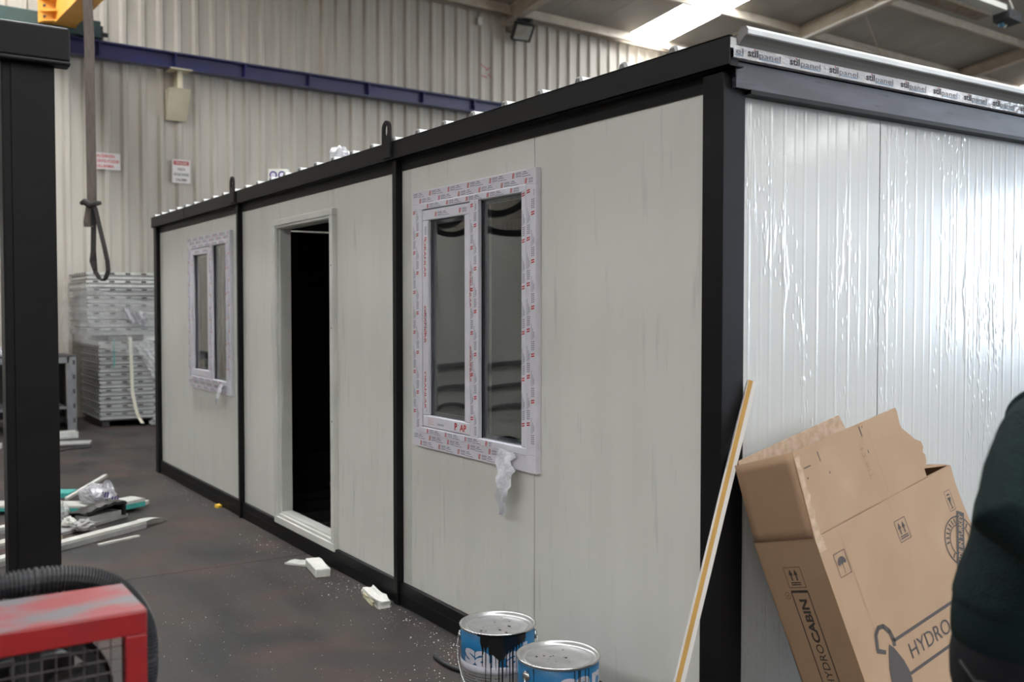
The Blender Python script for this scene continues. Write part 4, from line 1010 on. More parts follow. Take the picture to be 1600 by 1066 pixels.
# round stamp with a diagonal lettered band
mb = MB(); cc = (.700, -.255); n = 48
for R0, R1 in ((.083, .088), (.054, .058)):
    for k in range(n):
        a, b = 2 * math.pi * k / n, 2 * math.pi * (k + 1) / n
        fr_poly(mb, [(cc[0] + R0 * math.cos(a), cc[1] + R0 * math.sin(a)), (cc[0] + R1 * math.cos(a), cc[1] + R1 * math.sin(a)), (cc[0] + R1 * math.cos(b), cc[1] + R1 * math.sin(b)), (cc[0] + R0 * math.cos(b), cc[1] + R0 * math.sin(b))])
for k in range(26):
    a = 2 * math.pi * k / 26; ca, sa = math.cos(a), math.sin(a); 
    if k % 13 in (0, 1): continue
    fr_line(mb, (cc[0] + .061 * ca, cc[1] + .061 * sa), (cc[0] + .079 * math.cos(a + .05), cc[1] + .079 * math.sin(a + .05)), .006)
mb.build('round_stamp', M['inkcarton'], fp)
mb = MB(); e1 = Vector((.76, 1.0)).normalized()   # band direction in (s, t)
bx_, by_ = Vector((.52, .854)), Vector((-.854, .52))
mb.poly([Q(cc[0] + x * bx_.x + y * by_.x, cc[1] + x * bx_.y + y * by_.y, -.0018) for x, y in ((-.105, -.021), (.105, -.021), (.105, .021), (-.105, .021))]); mb.build('stamp_band', M['inkcarton'], fp)
mb = MB(); o = Vector((0, 0)); add_text(mb, 'MADE IN TURKEY', (0, 0, 0), (1, 0, 0), (0, 0, 1), width=.19, height=.022, bold=.02, map_=lambda x, y: Q(cc[0] + (x - .095) * bx_.x + (y - .011) * by_.x, cc[1] + (x - .095) * bx_.y + (y - .011) * by_.y, -.0024)); mb.build('stamp_lettering', M['card'], fp)
# tap-and-drop emblem with the framed name
mb = MB(); fr_line(mb, (.193, -.420), (Wc - .02, -.424), .011); fr_line(mb, (.212, -.542), (Wc - .02, -.545), .011)
path = [(.103, -.417), (.118, -.372), (.140, -.356), (.166, -.360), (.186, -.385), (.192, -.415), (.186, -.436)]
for (p, q) in zip(path[:-1], path[1:]): fr_line(mb, p, q, .015)
for p in path[1:-1]: fr_poly(mb, [(p[0] + .0075 * math.cos(k * math.pi / 4), p[1] + .0075 * math.sin(k * math.pi / 4)) for k in range(8)])
fr_line(mb, (.098, -.415), (.137, -.438), .014)
fr_poly(mb, [(.163, -.420), (.182, -.442), (.206, -.492), (.215, -.530), (.214, -.56), (.200, -.592), (.176, -.610), (.150, -.608), (.128, -.590), (.118, -.56), (.116, -.53), (.125, -.49), (.145, -.45)]); mb.build('drop_emblem', M['inkcarton'], fp)
mb = MB(); add_text(mb, 'HYDRO', (0, 0, 0), (1, 0, 0), (0, 0, 1), width=.235, height=.052, map_=lambda x, y: Q(.250 + x, -.506 + y, E_)); mb.build('front_lettering', M['inkcarton'], fp)
mb = MB(); add_text(mb, 'CABIN', (0, 0, 0), (1, 0, 0), (0, 0, 1), width=.235, height=.052, bold=.03, map_=lambda x, y: Q(.497 + x, -.506 + y, E_)); mb.build('front_lettering', M['inkcarton'], fp)
mb = MB(); add_text(mb, 'C', (0, 0, 0), (1, 0, 0), (0, 0, 1), width=.05, height=.056, map_=lambda x, y: Q(.392 + x, -.692 + y, E_)); mb.build('front_lettering', M['inkcarton'], fp)
# stamped date and staple slots on the flap
mb = MB(); add_text(mb, '12 BIT', (0, 0, 0), (1, 0, 0), (0, 0, 1), width=.11, height=.018, map_=lambda x, y: Q(.372 - y, .195 - x, E_)); mb.build('flap_stamp', M['crease'], ff)
mb = MB()
for (s, t, ds, dt) in ((.145, .215, .004, .035), (.385, .232, .004, .036), (.388, .17, .004, .012), (.06, .215, .035, .004), (.06, .18, .006, .006), (.17, .165, .004, .008), (.40, .258, .004, .006)): fr_poly(mb, [(s, t), (s + ds, t), (s + ds, t + dt), (s, t + dt)])
mb.build('staple_slots', M['inkcarton'], ff)
# side wall print
def sq(mb, pts): mb.poly([Q(-.0012, t, d) for d, t in pts])
def sline(mb, p, q, w_):
    dx, dy = q[0] - p[0], q[1] - p[1]; l = math.hypot(dx, dy); nx, ny = -dy / l * w_ / 2, dx / l * w_ / 2
    sq(mb, [(p[0] - nx, p[1] - ny), (q[0] - nx, q[1] - ny), (q[0] + nx, q[1] + ny), (p[0] + nx, p[1] + ny)])
mb = MB()
for p, q in (((.105, -.161), (.178, -.161)), ((.178, -.161), (.178, -.091)), ((.178, -.091), (.105, -.091)), ((.105, -.091), (.105, -.161))): sline(mb, p, q, .002)
arrows(lambda p, q, w_: sline(mb, p, q, w_), lambda pts_: sq(mb, pts_), .172, -.161, 1.0, -1); mb.build('this_way_up_mark', M['inkcarton'], sp_)
mb = MB(); tb_ = tf(0, .14) + .05
for p, q, w_ in (((.105, -.175), (.178, -.175), .009), ((.105, -.175), (.105, -.62), .004), ((.178, -.175), (.178, -.62), .004), ((.105, -.62), (.178, -.62), .004)): sline(mb, p, q, w_)
mb.build('name_frame', M['inkcarton'], sp_)
for t_, wd, bo, t0 in (('CABIN', .150, .035, -.352), ('HYDRO', .145, 0, -.502)):
    mb = MB(); add_text(mb, t_, (0, 0, 0), (1, 0, 0), (0, 0, 1), width=wd, height=.031, bold=bo, map_=lambda x, y: Q(-.0012, t0 + x, .1245 + y)); mb.build('side_lettering', M['inkcarton'], sp_)
mb = MB(); add_text(mb, 'R', (0, 0, 0), (1, 0, 0), (0, 0, 1), height=.010, map_=lambda x, y: Q(-.0012, -.192 + x, .194 + y)); mb.build('letter_mark', M['inkcarton'], sp_)
mb = MB()
for k in range(20):
    a, b = 2 * math.pi * k / 20, 2 * math.pi * (k + 1) / 20
    sq(mb, [(.199 + .011 * math.cos(a), -.188 + .011 * math.sin(a)), (.199 + .0125 * math.cos(a), -.188 + .0125 * math.sin(a)), (.199 + .0125 * math.cos(b), -.188 + .0125 * math.sin(b)), (.199 + .011 * math.cos(b), -.188 + .011 * math.sin(b))])
mb.build('ring_mark', M['inkcarton'], sp_)

# ------------------------------------------------------------------ offcuts and litter on the floor
def solid(name, label, cat, mb, mats, org, **k):
    return tag(mb.build(name, mats, None, origin=org, **k), label, cat)
# polystyrene block at the doorway: chamfered, slightly irregular
mb = MB(); o = Vector((-3.70, -.075, 0)); ax = Vector((.86, .5, 0)).normalized()
ax = Vector((.97, .10, 0)).normalized(); ay = Vector((-ax.y, ax.x, 0))
def chunk(o, ax, ay, L_, W_, H_, seed, j=.006, nl=7, nw=3, nz=3):
    R = random.Random(seed); bm = bmesh.new(); mb = MB()
    bmesh.ops.create_cube(bm, size=1); bmesh.ops.subdivide_edges(bm, edges=bm.edges[:], cuts=3, use_grid_fill=True)
    for v in bm.verts:
        c = v.co; x, y, z = c.x + .5, c.y + .5, c.z + .5
        p = o + ax * (x * L_) + ay * (y * W_) + Vector((0, 0, z * H_))
        n = noise.noise_vector(p * 31 + Vector((seed, 0, 0))) * j
        if z < .01: n.z = 0
        mb.v.append(p + n)
    bm.verts.index_update()
    for f in bm.faces: mb.f.append(tuple(v.index for v in f.verts)); mb.m.append(0)
    bm.free(); return mb
mb = chunk(Vector((-3.62, -.10, 0)), Vector((.985, -.17, 0)), Vector((.17, .985, 0)), .30, .095, .055, 2, .006)
solid('foam_block', 'clean white polystyrene block lying below the doorway sill', 'foam block', mb, M['foam'], (-3.57, -.08, 0), bevel=.006)
mb = chunk(Vector((-3.75, -.19, 0)), Vector((.82, .57, 0)), Vector((-.57, .82, 0)), .17, .11, .010, 6, .008)
fk = solid('foam_flake', 'thin grey white flake on the floor beside the polystyrene block', 'offcut', mb, M['sheetwhite'], (-3.8, -.13, 0))
mb = chunk(Vector((-2.86, -.05, 0)), Vector((.985, -.17, 0)), Vector((.17, .985, 0)), .33, .07, .045, 11, .018)
fo2 = solid('foam_offcut', 'ragged white foam offcut with a yellowed side against the cabin base', 'offcut', mb, M['foam'], (-2.78, -.06, 0))
mb = chunk(Vector((-2.80, -.072, 0)), Vector((.985, -.17, 0)), Vector((.17, .985, 0)), .20, .014, .024, 13, .008); mb.build('yellow_crust', M['foamy'], fo2)
mb = chunk(Vector((-5.87, -.025, 0)), Vector((.9, .2, 0)), Vector((-.2, .9, 0)), .075, .04, .022, 4, .012)
solid('yellow_scrap', 'small yellow plastic scrap on the floor at the cabin base', 'scrap', mb, M['yellowbit'], (-5.84, -.01, 0))
mb = MB(); pts_ = [(-1.68, -.215), (-1.58, -.225), (-1.49, -.215), (-1.42, -.195), (-1.35, -.170), (-1.28, -.15)]
mb.tube([(x, y, .012) for x, y in pts_], .011, 8)
solid('rubber_hose_piece', 'short black rubber hose piece on the floor next to the paint-run tin', 'hose', mb, M['rubber'], (-1.45, -.33, 0), smooth=True)

# crumbs of polystyrene strewn along the base and floor
R = random.Random(12); mb = MB()
def crumb(x, y, s):
    a = R.uniform(0, 6.28); ca, sa = math.cos(a) * s, math.sin(a) * s; h = s * R.uniform(.3, .9)
    p = [(x + ca, y + sa, .0005), (x - sa, y + ca, .0005), (x - ca, y - sa * .7, .0005), (x + sa * .8, y - ca, .0005)]
    i = [mb.vert(q) for q in p] + [mb.vert((x + R.uniform(-.3, .3) * s, y + R.uniform(-.3, .3) * s, h))]
    for k in range(4): mb.face((i[k], i[(k + 1) % 4], i[4]))
clusters = [(-2.0, .05, .5, 260), (-1.5, -.05, .35, 200), (-2.95, .02, .28, 170), (-3.45, .0, .25, 110), (-4.25, -.06, .22, 70), (-4.5, -.12, .15, 30), (-5.6, .0, .2, 40), (-6.5, -.02, .3, 60), (-7.2, .0, .3, 60), (-1.3, -.3, .25, 90)]
for cx, cy, sx_2, n in clusters:
    for k in range(int(n * .62)):
        x = cx + R.gauss(0, sx_2); y = .02 - abs(R.gauss(0, .10)) + min(0, cy)
        if y < .03: crumb(x, y, R.choice((.0016, .002, .0025, .003, .005)))
for k in range(330):
    x = R.uniform(-4.2, -.9); y = -abs(R.gauss(0, .45)) - .05
    crumb(x, y, R.choice((.001, .0014, .0018, .0022, .0032)))
for k in range(150):
    x = R.gauss(-2.6, .35); y = R.gauss(-1.0, .2); crumb(x, y, R.choice((.001, .0015, .002, .003)))
o = mb.build('foam_crumbs', M['foam'], None, origin=(-2.5, -.2, 0)); o['kind'] = 'stuff'; o['label'] = 'fine white foam crumbs scattered along the cabin base'; o['category'] = 'crumbs'

# rubbish heap between the cabin and the open frame
def board(name, label, p, q, w_, t, z, mats, zq=None, edge=None, cat='offcut', nose=None):
    p, q = Vector((p[0], p[1], z)), Vector((q[0], q[1], z if zq is None else zq)); ax = q - p; ay = Vector((-ax.y, ax.x, 0)).normalized() * w_
    mb = MB(); mb.obox(p, ax, ay, Vector((0, 0, t))); 
    if edge is None: return solid(name, label, cat, mb, mats, (p + q) / 2 - Vector((0, 0, z)))
    th_ = thing(name, label, cat, (p + q) / 2 - Vector((0, 0, z)))
    mb = MB(); mb.obox(p, ax, ay, Vector((0, 0, t * .62))); mb.build('core', edge, th_)
    mb = MB(); mb.obox(p + Vector((0, 0, t * .62)), ax, ay, Vector((0, 0, t * .38))); mb.build('facing', mats, th_)
    return th_
board('panel_offcut', 'long white panel offcut strip at the edge of the rubbish heap', (-4.66, -1.80), (-5.36, -.69), .085, .055, 0, M['sheetwhite'], edge=M['sheetgrey'])
mb = MB(); n = 8
for k in range(n):   # thin sheet tongue curling off the strip end
    t0, t1 = k / n, (k + 1) / n
    P0 = lambda t, s: Vector((-5.36 - .18 * t, -.69 + .20 * t, .052 + .006 * math.sin(t * 3) - .045 * t * t)) + Vector((-.085, -.053, 0)) * s * (1 - t * .9)
    mb.hexa([P0(t0, 0), P0(t1, 0), P0(t1, 1), P0(t0, 1), P0(t0, 0) + Vector((0, 0, .003)), P0(t1, 0) + Vector((0, 0, .003)), P0(t1, 1) + Vector((0, 0, .003)), P0(t0, 1) + Vector((0, 0, .003))])
solid('sheet_tongue', 'thin pointed sheet metal tongue at the end of the long panel strip', 'offcut', mb, M['sheetwhite'], (-5.45, -.6, 0))
board('narrow_offcut', 'short narrow white strip lying in front of the long panel strip', (-4.95, -1.10), (-5.08, -.80), .03, .012, 0, M['sheetwhite'])
board('teal_board', 'long white board with teal underside running into the rubbish heap', (-6.62, -1.75), (-6.12, -.92), .22, .045, .03, M['sheetwhite'], .02, M['teal'])
board('teal_board', 'short white board with teal front edge beside the black torn bag', (-5.97, -.78), (-6.09, -.53), .18, .065, .03, M['sheetwhite'], .03, M['teal'])
board('teal_board', 'teal board half hidden under clear plastic at the back of the heap', (-6.95, -1.45), (-6.70, -1.02), .20, .04, .05, M['teal'])
board('white_lath', 'white lath sticking out behind the printed plastic bag', (-6.55, -1.05), (-6.92, -.66), .035, .02, .06, M['sheetwhite'], .17)
board('white_lath', 'white lath poking out to the side behind the short teal-edged board', (-6.35, -.72), (-6.20, -.50), .07, .03, .015, M['sheetwhite'], .015)
board('cream_scrap', 'small cream foam scrap at the near side of the rubbish heap', (-5.22, -1.42), (-5.24, -1.30), .09, .04, .0, M['foamy'])
board('panel_offcut', 'white panel strip lying behind the black frame post', (-5.62, -1.84), (-5.78, -1.52), .09, .05, 0, M['sheetwhite'], edge=M['sheetgrey'])
board('panel_offcut', 'pale panel strip with dark underside behind the black frame post', (-5.14, -1.80), (-5.34, -1.53), .10, .04, 0, M['sheetwhite'], edge=M['sheetgrey'])
board('grey_plank', 'grey board lying flat in the middle of the rubbish heap', (-5.35, -1.35), (-5.85, -.72), .26, .025, .004, M['sheetgrey'])
mb = crumple((-5.80, -1.31, .10), .17, .14, .13, 3, amp=.22, freq=1.7, sub=4); solid('plastic_bag', 'clear crumpled plastic bag on the near side of the heap', 'plastic bag', mb, M['bag'], (-5.80, -1.31, .03))
mb = crumple((-6.30, -.86, .125), .20, .14, .095, 8, amp=.22, freq=1.6, sub=4); pb = thing('printed_bag', 'milky plastic bag with purple print on top of the heap', 'plastic bag', (-6.32, -.86, .09)); mb.build('bag', M['bagwhite'], pb)
mb = MB(); n = 10; rows = []
for k in range(n + 1):
    t = k / n; rows.append([mb.vert((-6.23 + .10 * t * (q - 2) / 4 - .02 * t, -.80 + .03 * math.sin(q + k), .30 - .19 * t + .012 * math.sin(q * 2.3 + k)))if 0 else mb.vert(Vector((-6.21, -.80, .255 - .20 * t)) + r_h * ((q - 2) * .055 * (.18 + .82 * t)) - d_h * (.03 * t + .014 * math.sin(q * 2.2 + k))) for q in range(5)])
for k in range(n):
    for q in range(4): mb.face((rows[k][q], rows[k][q + 1], rows[k + 1][q + 1], rows[k + 1][q]))
mb.build('bag_peak', M['bagwhite'], pb)
mb = MB()
for (x, y_) in ((-.075, .0), (.005, -.035)):
    c0 = Vector((-6.15, -.81, .115)) + r_h * (x + .05) - d_h * .075 + Vector((0, 0, y_ + .02))
    for q in range(3): mb.poly([c0 + r_h * (q * .022), c0 + r_h * (q * .022 + .013), c0 + r_h * (q * .022 + .020) + Vector((0, 0, .045)), c0 + r_h * (q * .022 + .007) + Vector((0, 0, .045))])
mb.build('purple_print', M['inkpurple'], pb)
bk = thing('black_sheet', 'folded black plastic sheet gaping over a grey slab in the heap', 'plastic sheet', (-5.78, -.95, .03))
e0, e1 = Vector((-5.62, -1.09, .03)), Vector((-5.82, -.74, .03)); ex = (e1 - e0); ey = Vector((-ex.y, ex.x, 0)).normalized()
if ey.dot(d_h) < 0: ey = -ey
mb = MB(); n = 14; rows = []
for k in range(n + 1):
    t = k / n; c0 = e0 + ex * t; hh = .075 + .045 * math.sin(t * 2.3) + .006 * math.sin(k * 2.1)
    rows.append([mb.vert(c0 + ey * y2 + Vector((0, 0, z2))) for y2, z2 in ((-.015, hh - .022), (-.010, hh), (.06, hh + .004), (.16, hh - .01), (.20, 0.0))])
for k in range(n):
    for q in range(4): mb.face((rows[k][q], rows[k][q + 1], rows[k + 1][q + 1], rows[k + 1][q]))
mb.obox(e1 - ex * .07, ex * .07, ey * .20, Vector((0, 0, .108))); mb.build('sheet', M['blackbag'], bk)
mb = MB(); mb.obox(e0 + ex * .12, ex * .76, ey * .16, Vector((0, 0, .045))); mb.build('slab', M['sheetgrey'], bk)
mb = crumple((-5.44, -1.12, .055), .08, .07, .045, 17, amp=.45, freq=3.5, sub=3); solid('grey_bag', 'small grey crumpled plastic in front of the black bag', 'plastic bag', mb, M['sheetgrey'], (-5.44, -1.12, .03))
mb = crumple((-5.60, -1.20, .06), .05, .045, .04, 19, amp=.5, freq=3, sub=3); solid('paper_scrap', 'crumpled white paper scrap beside the clear plastic bag', 'paper', mb, M['foam'], (-5.60, -1.20, .03))

# things on the floor further back
mb = MB(); p, q = Vector((-11.25, -.98, 0)), Vector((-11.28, -.17, 0)); ax = q - p; ay = Vector((-ax.y, ax.x, 0)).normalized()
mb.obox(p, ax, ay * .16, Vector((0, 0, .02))); mb.obox(p, ax, ay * .02, Vector((0, 0, .09))); mb.obox(p + ay * .14, ax, ay * .02, Vector((0, 0, .09)))
solid('white_channel', 'white plastic channel profile on the floor in front of the metal bench', 'profile', mb, M['sheetwhite'], (-11.2, -.5, 0))
board('panel_offcut', 'flat grey panel offcut with a pale end on the floor before the channel profile', (-10.55, -.95), (-10.35, -.20), .30, .045, 0, M['sheetgrey'], edge=M['slot'])
mb = MB(); mb.tube([(-10.05, -.62, .012), (-10.2, -.45, .012), (-10.18, -.33, .02), (-10.25, -.20, .014)], .012, 6); solid('black_cable', 'thin black cable lying along the grey panel offcut', 'cable', mb, M['rubber'], (-10.2, -.4, 0))
board('white_profile', 'white profile bar on the floor left of the frame post', (-10.9, -1.75), (-10.75, -1.12), .12, .06, 0, M['sheetwhite'])
board('white_profile', 'second white profile bar nearer the rubbish heap', (-9.8, -1.8), (-9.75, -1.25), .14, .05, 0, M['sheetwhite'])

# metal bench
tbn = thing('metal_bench', 'grey slotted-angle metal bench standing before the cladding wall', 'bench', (-12.6, -.8, 0))
bx0, bx1, by0, by1, bh = -13.2, -12.2, -1.75, -.02, 1.02
for (x, y) in ((bx1, by1), (bx1, by0), (bx0, by1), (bx0, by0)):
    sx2 = -1 if x == bx1 else 1; sy2 = -1 if y == by1 else 1
    mb = MB(); mb.box(min(x, x + sx2 * .008), max(x, x + sx2 * .008), min(y, y + sy2 * .125), max(y, y + sy2 * .125), 0, bh); mb.box(min(x, x + sx2 * .12), max(x, x + sx2 * .12), min(y, y + sy2 * .008), max(y, y + sy2 * .008), 0, bh)
    lg = mb.build('leg', M['rack'], tbn)
    if (x, y) == (bx1, by1):
        for z in (.14, .34, .54, .74, .94):
            mb = MB(); mb.box(x - .001, x + .002, y - .055, y - .025, z - .03, z + .03); mb.build('slot', M['slot'], lg)
mb = MB(); mb.box(bx1 - .03, bx1, by0, by1 - .10, bh - .085, bh - .005); mb.build('front_rail', M['rack'], tbn)
mb = MB(); mb.box(bx0, bx0 + .03, by0, by1, bh - .085, bh - .005); mb.build('rear_rail', M['rack'], tbn)
mb = MB(); mb.box(bx0, bx1, by0, by1, bh - .005, bh + .012); mb.build('bench_top', M['slot'], tbn)
mb = MB(); mb.box(bx0 + .02, bx1 - .02, by0 + .02, by1 - .13, .30, .33); mb.build('lower_shelf', M['rack'], tbn)
mb = MB(); mb.box(bx0, bx0 + .01, by0, by1, .1, bh); mb.build('back_board', M['slot'], tbn)
mb = crumple((-12.5, -1.0, 1.075), .22, .30, .07, 31, amp=.4, sub=3); solid('film_bundle', 'shiny crumpled film bundle lying on the metal bench', 'film', mb, M['bagwhite'], (-12.5, -1.0, 1.04))
mb = crumple((-12.6, -.35, .10), .18, .12, .10, 33, amp=.2, sub=3); solid('dark_bundle', 'dark bundle on the floor under the metal bench', 'bundle', mb, M['blackbag'], (-12.6, -.35, .02))

# two stacks of ribbed plastic panels
def stack_panel(x1, y0, z, h_2, ln, wd, label, group, bright):
    """one hollow panel: two skins with a recessed core, oval slots along its faces"""
    o = thing('stacked_panel', label, 'panel', (x1 - ln / 2, y0 + wd / 2, z), group)
    mb = MB(); x0 = x1 - ln
    mb.box(x0, x1, y0, y0 + wd, z + h_2 * .12, z + h_2 * .40); mb.box(x0, x1, y0, y0 + wd, z + h_2 * .62, z + h_2 * .97)
    mb.build('skins', M['sheetwhite'] if bright and z > 1.95 else M['pallet'], o)
    mb = MB(); mb.box(x0 + .025, x1 - .025, y0 + .025, y0 + wd - .025, z + .002, z + h_2 * .66); mb.build('core', M['sheetgrey'], o)  # darker grey paints in the shade of the gaps
    mb = MB()
    k = 0
    while .12 + k * .215 < wd:
        yy = y0 + .12 + k * .215; mb.box(x1 - .001, x1 + .003, yy - .035, yy + .035, z + h_2 * .68, z + h_2 * .88); k += 1
    k = 0
    while .12 + k * .2 < ln:
        xx = x1 - .12 - k * .2; mb.box(xx - .04, xx + .04, y0 - .003, y0 + .001, z + h_2 * .68, z + h_2 * .88); k += 1
    s_ = mb.build('slots', M['slot'], o); s_['kind'] = 'stuff'
    return o
hgt = .112
ORD = ['first', 'second', 'third', 'fourth', 'fifth', 'sixth', 'seventh', 'eighth', 'ninth', 'tenth']
for k in range(10): stack_panel(-12.30, .285 + .006 * math.sin(k * 2.1), .10 + k * hgt, hgt, 1.35, 1.6, 'white hollow plastic panel, ' + ORD[k] + ' up from the pallet in the lower stack', 'panels of the lower stack', 0)
for k in range(8): stack_panel(-12.28 + .006 * math.sin(k), .135 + .006 * math.sin(k * 1.7), 1.30 + k * hgt, hgt, 1.35, 1.75, 'white hollow plastic panel, ' + ORD[k] + ' up from the spacers in the wrapped upper stack', 'panels of the wrapped upper stack', 1)
pl_ = thing('pallet', 'dark wooden pallet under the lower stack of panels', 'pallet', (-13, 1.1, 0))
for y in (.33, 1.05, 1.78):
    mb = MB(); mb.box(-13.6, -12.38, y, y + .1, 0, .08); mb.build('bearer', M['slot'], pl_)
mb = MB(); mb.box(-13.62, -12.36, .30, 1.88, .08, .10); mb.build('deck', M['slot'], pl_)
for y, m in ((.42, 'slot'), (.90, 'foam'), (1.5, 'slot')):
    mb = MB(); mb.box(-13.5, -12.34, y, y + .26, 1.222, 1.298); solid('spacer_block', {'foam': 'white foam spacer between the two panel stacks', 'slot': 'dark spacer block between the two panel stacks'}[m] + (' near the wrapped corner' if y < .5 else ''), 'spacer', mb, M[m], (-12.9, y + .13, 1.222))
# stretch wrap hanging off the upper stack and straps
mb = MB(); rows = []; n, m_ = 26, 20; R = random.Random(3)
for j in range(m_ + 1):
    t = j / m_; z = 2.02 - .80 * t; row = []
    for i in range(n + 1):
        s = i / n; 
        if s < .5: base = Vector((-13.5 + 1.22 * s * 2, .10, z))
        else: base = Vector((-12.25, .10 + 1.0 * (s - .5) * 2, z - .28 * (s - .5) * 2))
        nn = noise.noise_vector(base * 6) * .05
        out = Vector((.02, -.03 - .10 * t * (1 - s), 0))
        row.append(mb.vert(base + Vector((abs(nn.x) * .8, -abs(nn.y) * 1.2, nn.z * .6)) + out))
    rows.append(row)
for j in range(m_):
    for i in range(n): mb.face((rows[j][i], rows[j][i + 1], rows[j + 1][i + 1], rows[j + 1][i]))
solid('stretch_wrap', 'crinkled clear stretch wrap hanging round the upper panel stack', 'plastic wrap', mb, M['wrap'], (-12.6, .3, 1.2))
mb = MB(); rows = []
for j in range(17):
    t = j / 16; c0 = Vector((-12.24, .60, 1.62)).lerp(Vector((-12.22, .92, 1.50)), t); 
    rows.append([mb.vert(c0 + Vector((.03 + .03 * math.sin(q * 2 + j * 1.3), 0, (q - 2) * .045 + .02 * math.sin(j * .9 + q)))) for q in range(5)])
for j in range(16):
    for q in range(4): mb.face((rows[j][q], rows[j][q + 1], rows[j + 1][q + 1], rows[j + 1][q]))
solid('film_twist', 'bunched bright film twist across the front of the upper panel stack', 'plastic wrap', mb, M['bagwhite'], (-12.2, .75, 1.5))
for nm, lab, pts_, wd, m in (('binding_strap', 'cream binding strap hanging down the front of the lower panel stack', [(-12.27, .70, 1.27), (-12.27, .71, .9), (-12.27, .72, .5), (-12.26, .76, .25), (-12.24, .80, .12), (-12.2, .84, .04)], .045, 'strapw'),
                             ('binding_strap', 'thin green binding strap on the upper front of the lower panel stack', [(-12.28, .48, 1.25), (-12.28, .48, 1.0), (-12.28, .48, .85)], .018, 'strapg')):
    mb = MB(); mb.ribbon(pts_, Vector((0, wd, 0)), .004); solid(nm, lab, 'strap', mb, M[m], pts_[-1])
mb = MB(); rows = []
for j in range(13):
    t = j / 12; c0 = Vector((-12.24, .85, 1.22)).lerp(Vector((-12.22, 1.12, .62)), t)
    rows.append([mb.vert(c0 + Vector((.02 * math.sin(q * 2 + j), (q - 2) * (.05 - .015 * t), (q - 2) * .02))) for q in range(5)])
for j in range(12):
    for q in range(4): mb.face((rows[j][q], rows[j][q + 1], rows[j + 1][q + 1], rows[j + 1][q]))
solid('film_tail', 'slanting tail of clear film on the lower panel stack beside the cabin', 'plastic wrap', mb, M['bag'], (-12.2, 1.0, .6))
mb = crumple((-12.10, 1.10, .07), .13, .15, .09, 41, amp=.4, sub=3); solid('film_heap', 'crumpled clear film on the floor before the lower panel stack', 'plastic wrap', mb, M['bag'], (-12.10, 1.10, .02))

# ------------------------------------------------------------------ person at the right edge
PF = (r_h * .97 - d_h * .24).normalized(); PLf = Vector((0, 0, 1)).cross(PF)
PO = CAM + d_h * 2.10 + r_h * 1.085; PO.z = 0
pe = thing('person', 'person in a dark green knit sweater and black trousers leaning forward beside the carton', 'person', PO)
def PP(f, l, z): return PO + PF * f + PLf * l + Vector((0, 0, z))
def loft(mb, rings, n=28):
    """closed shell through horizontal ellipses (f, l, z, rf, rl)"""
    R_ = [[mb.vert(PP(f + rf * math.cos(2 * math.pi * k / n), l + rl * math.sin(2 * math.pi * k / n), z)) for k in range(n)] for f, l, z, rf, rl in rings]
    for A2, B2 in zip(R_[:-1], R_[1:]):
        for k in range(n): mb.face((A2[k], A2[(k + 1) % n], B2[(k + 1) % n], B2[k]))
    mb.face(R_[0][::-1]); mb.face(R_[-1])
def limb(mb, pts, n=16): mb.tube([PP(*p[:3]) for p in pts], [p[3] for p in pts], n)
def fuse(o, vox=.011, it=6):
    r = o.modifiers.new('fuse', 'REMESH'); r.mode = 'VOXEL'; r.voxel_size = vox; r.use_smooth_shade = True
    sm = o.modifiers.new('smooth', 'SMOOTH'); sm.factor = .5; sm.iterations = it
    return o
# body: one fused figure
mb = MB()
loft(mb, [(.0, 0, .84, .092, .14), (.0, 0, .95, .10, .145), (.0, 0, 1.08, .10, .135), (.045, 0, 1.22, .105, .145), (.085, 0, 1.36, .105, .155), (.11, 0, 1.43, .07, .12), (.14, 0, 1.50, .05, .055), (.165, 0, 1.54, .05, .052), (.20, 0, 1.575, .075, .058), (.205, 0, 1.62, .092, .072), (.205, 0, 1.68, .098, .078), (.20, 0, 1.74, .085, .070), (.195, 0, 1.785, .045, .04)])
for s_, arm in ((-1, [(.0, -.15, 1.42, .058), (-.05, -.25, 1.355, .050), (-.09, -.33, 1.285, .042), (.07, -.325, 1.22, .038), (.20, -.30, 1.15, .028)]), (1, [(.09, .15, 1.42, .058), (.10, .23, 1.28, .048), (.09, .25, 1.14, .042), (.20, .24, 1.08, .036), (.32, .22, 1.04, .028)])):
    limb(mb, arm)
    w_ = Vector(arm[-1][:3]); fx = Vector((.90, .02 * s_, -.43)).normalized(); sd = Vector((0, s_, 0)); up_ = fx.cross(sd)
    P = lambda a, b, c=0: tuple(w_ + fx * a + sd * b + up_ * c)
    limb(mb, [P(-.01, 0) + (.026,), P(.03, .0) + (.030,), P(.075, .0) + (.034,), P(.095, 0) + (.026,)], 12)
    for q, (b, L_) in enumerate(((-.029, .062), (-.010, .074), (.010, .078), (.028, .066))):
        limb(mb, [P(.085, b) + (.0105,), P(.085 + L_ * .45, b * 1.1, -.006 * s_) + (.0098,), P(.085 + L_ * .8, b * 1.1, -.030 * s_) + (.009,), P(.085 + L_ * .85, b * 1.05, -.05 * s_) + (.007,)], 10)
    limb(mb, [P(.02, -.024) + (.012,), P(.05, -.050) + (.0115,), P(.085, -.058, -.012 * s_) + (.009,)], 10)
    limb(mb, [(.0, s_ * .08, .90, .088), (.015, s_ * .095, .66, .078), (.03, s_ * .10, .48, .058), (.005, s_ * .10, .34, .055), (-.01, s_ * .10, .10, .040)])
    limb(mb, [(-.06, s_ * .10, .05, .034), (.06, s_ * .105, .045, .036), (.15, s_ * .11, .03, .024)])
limb(mb, [(.29, 0, 1.69, .008), (.318, 0, 1.655, .013), (.295, 0, 1.645, .010)], 8)
for s_ in (-1, 1): limb(mb, [(.20, s_ * .078, 1.69, .010), (.19, s_ * .088, 1.665, .016), (.20, s_ * .080, 1.635, .009)], 8)
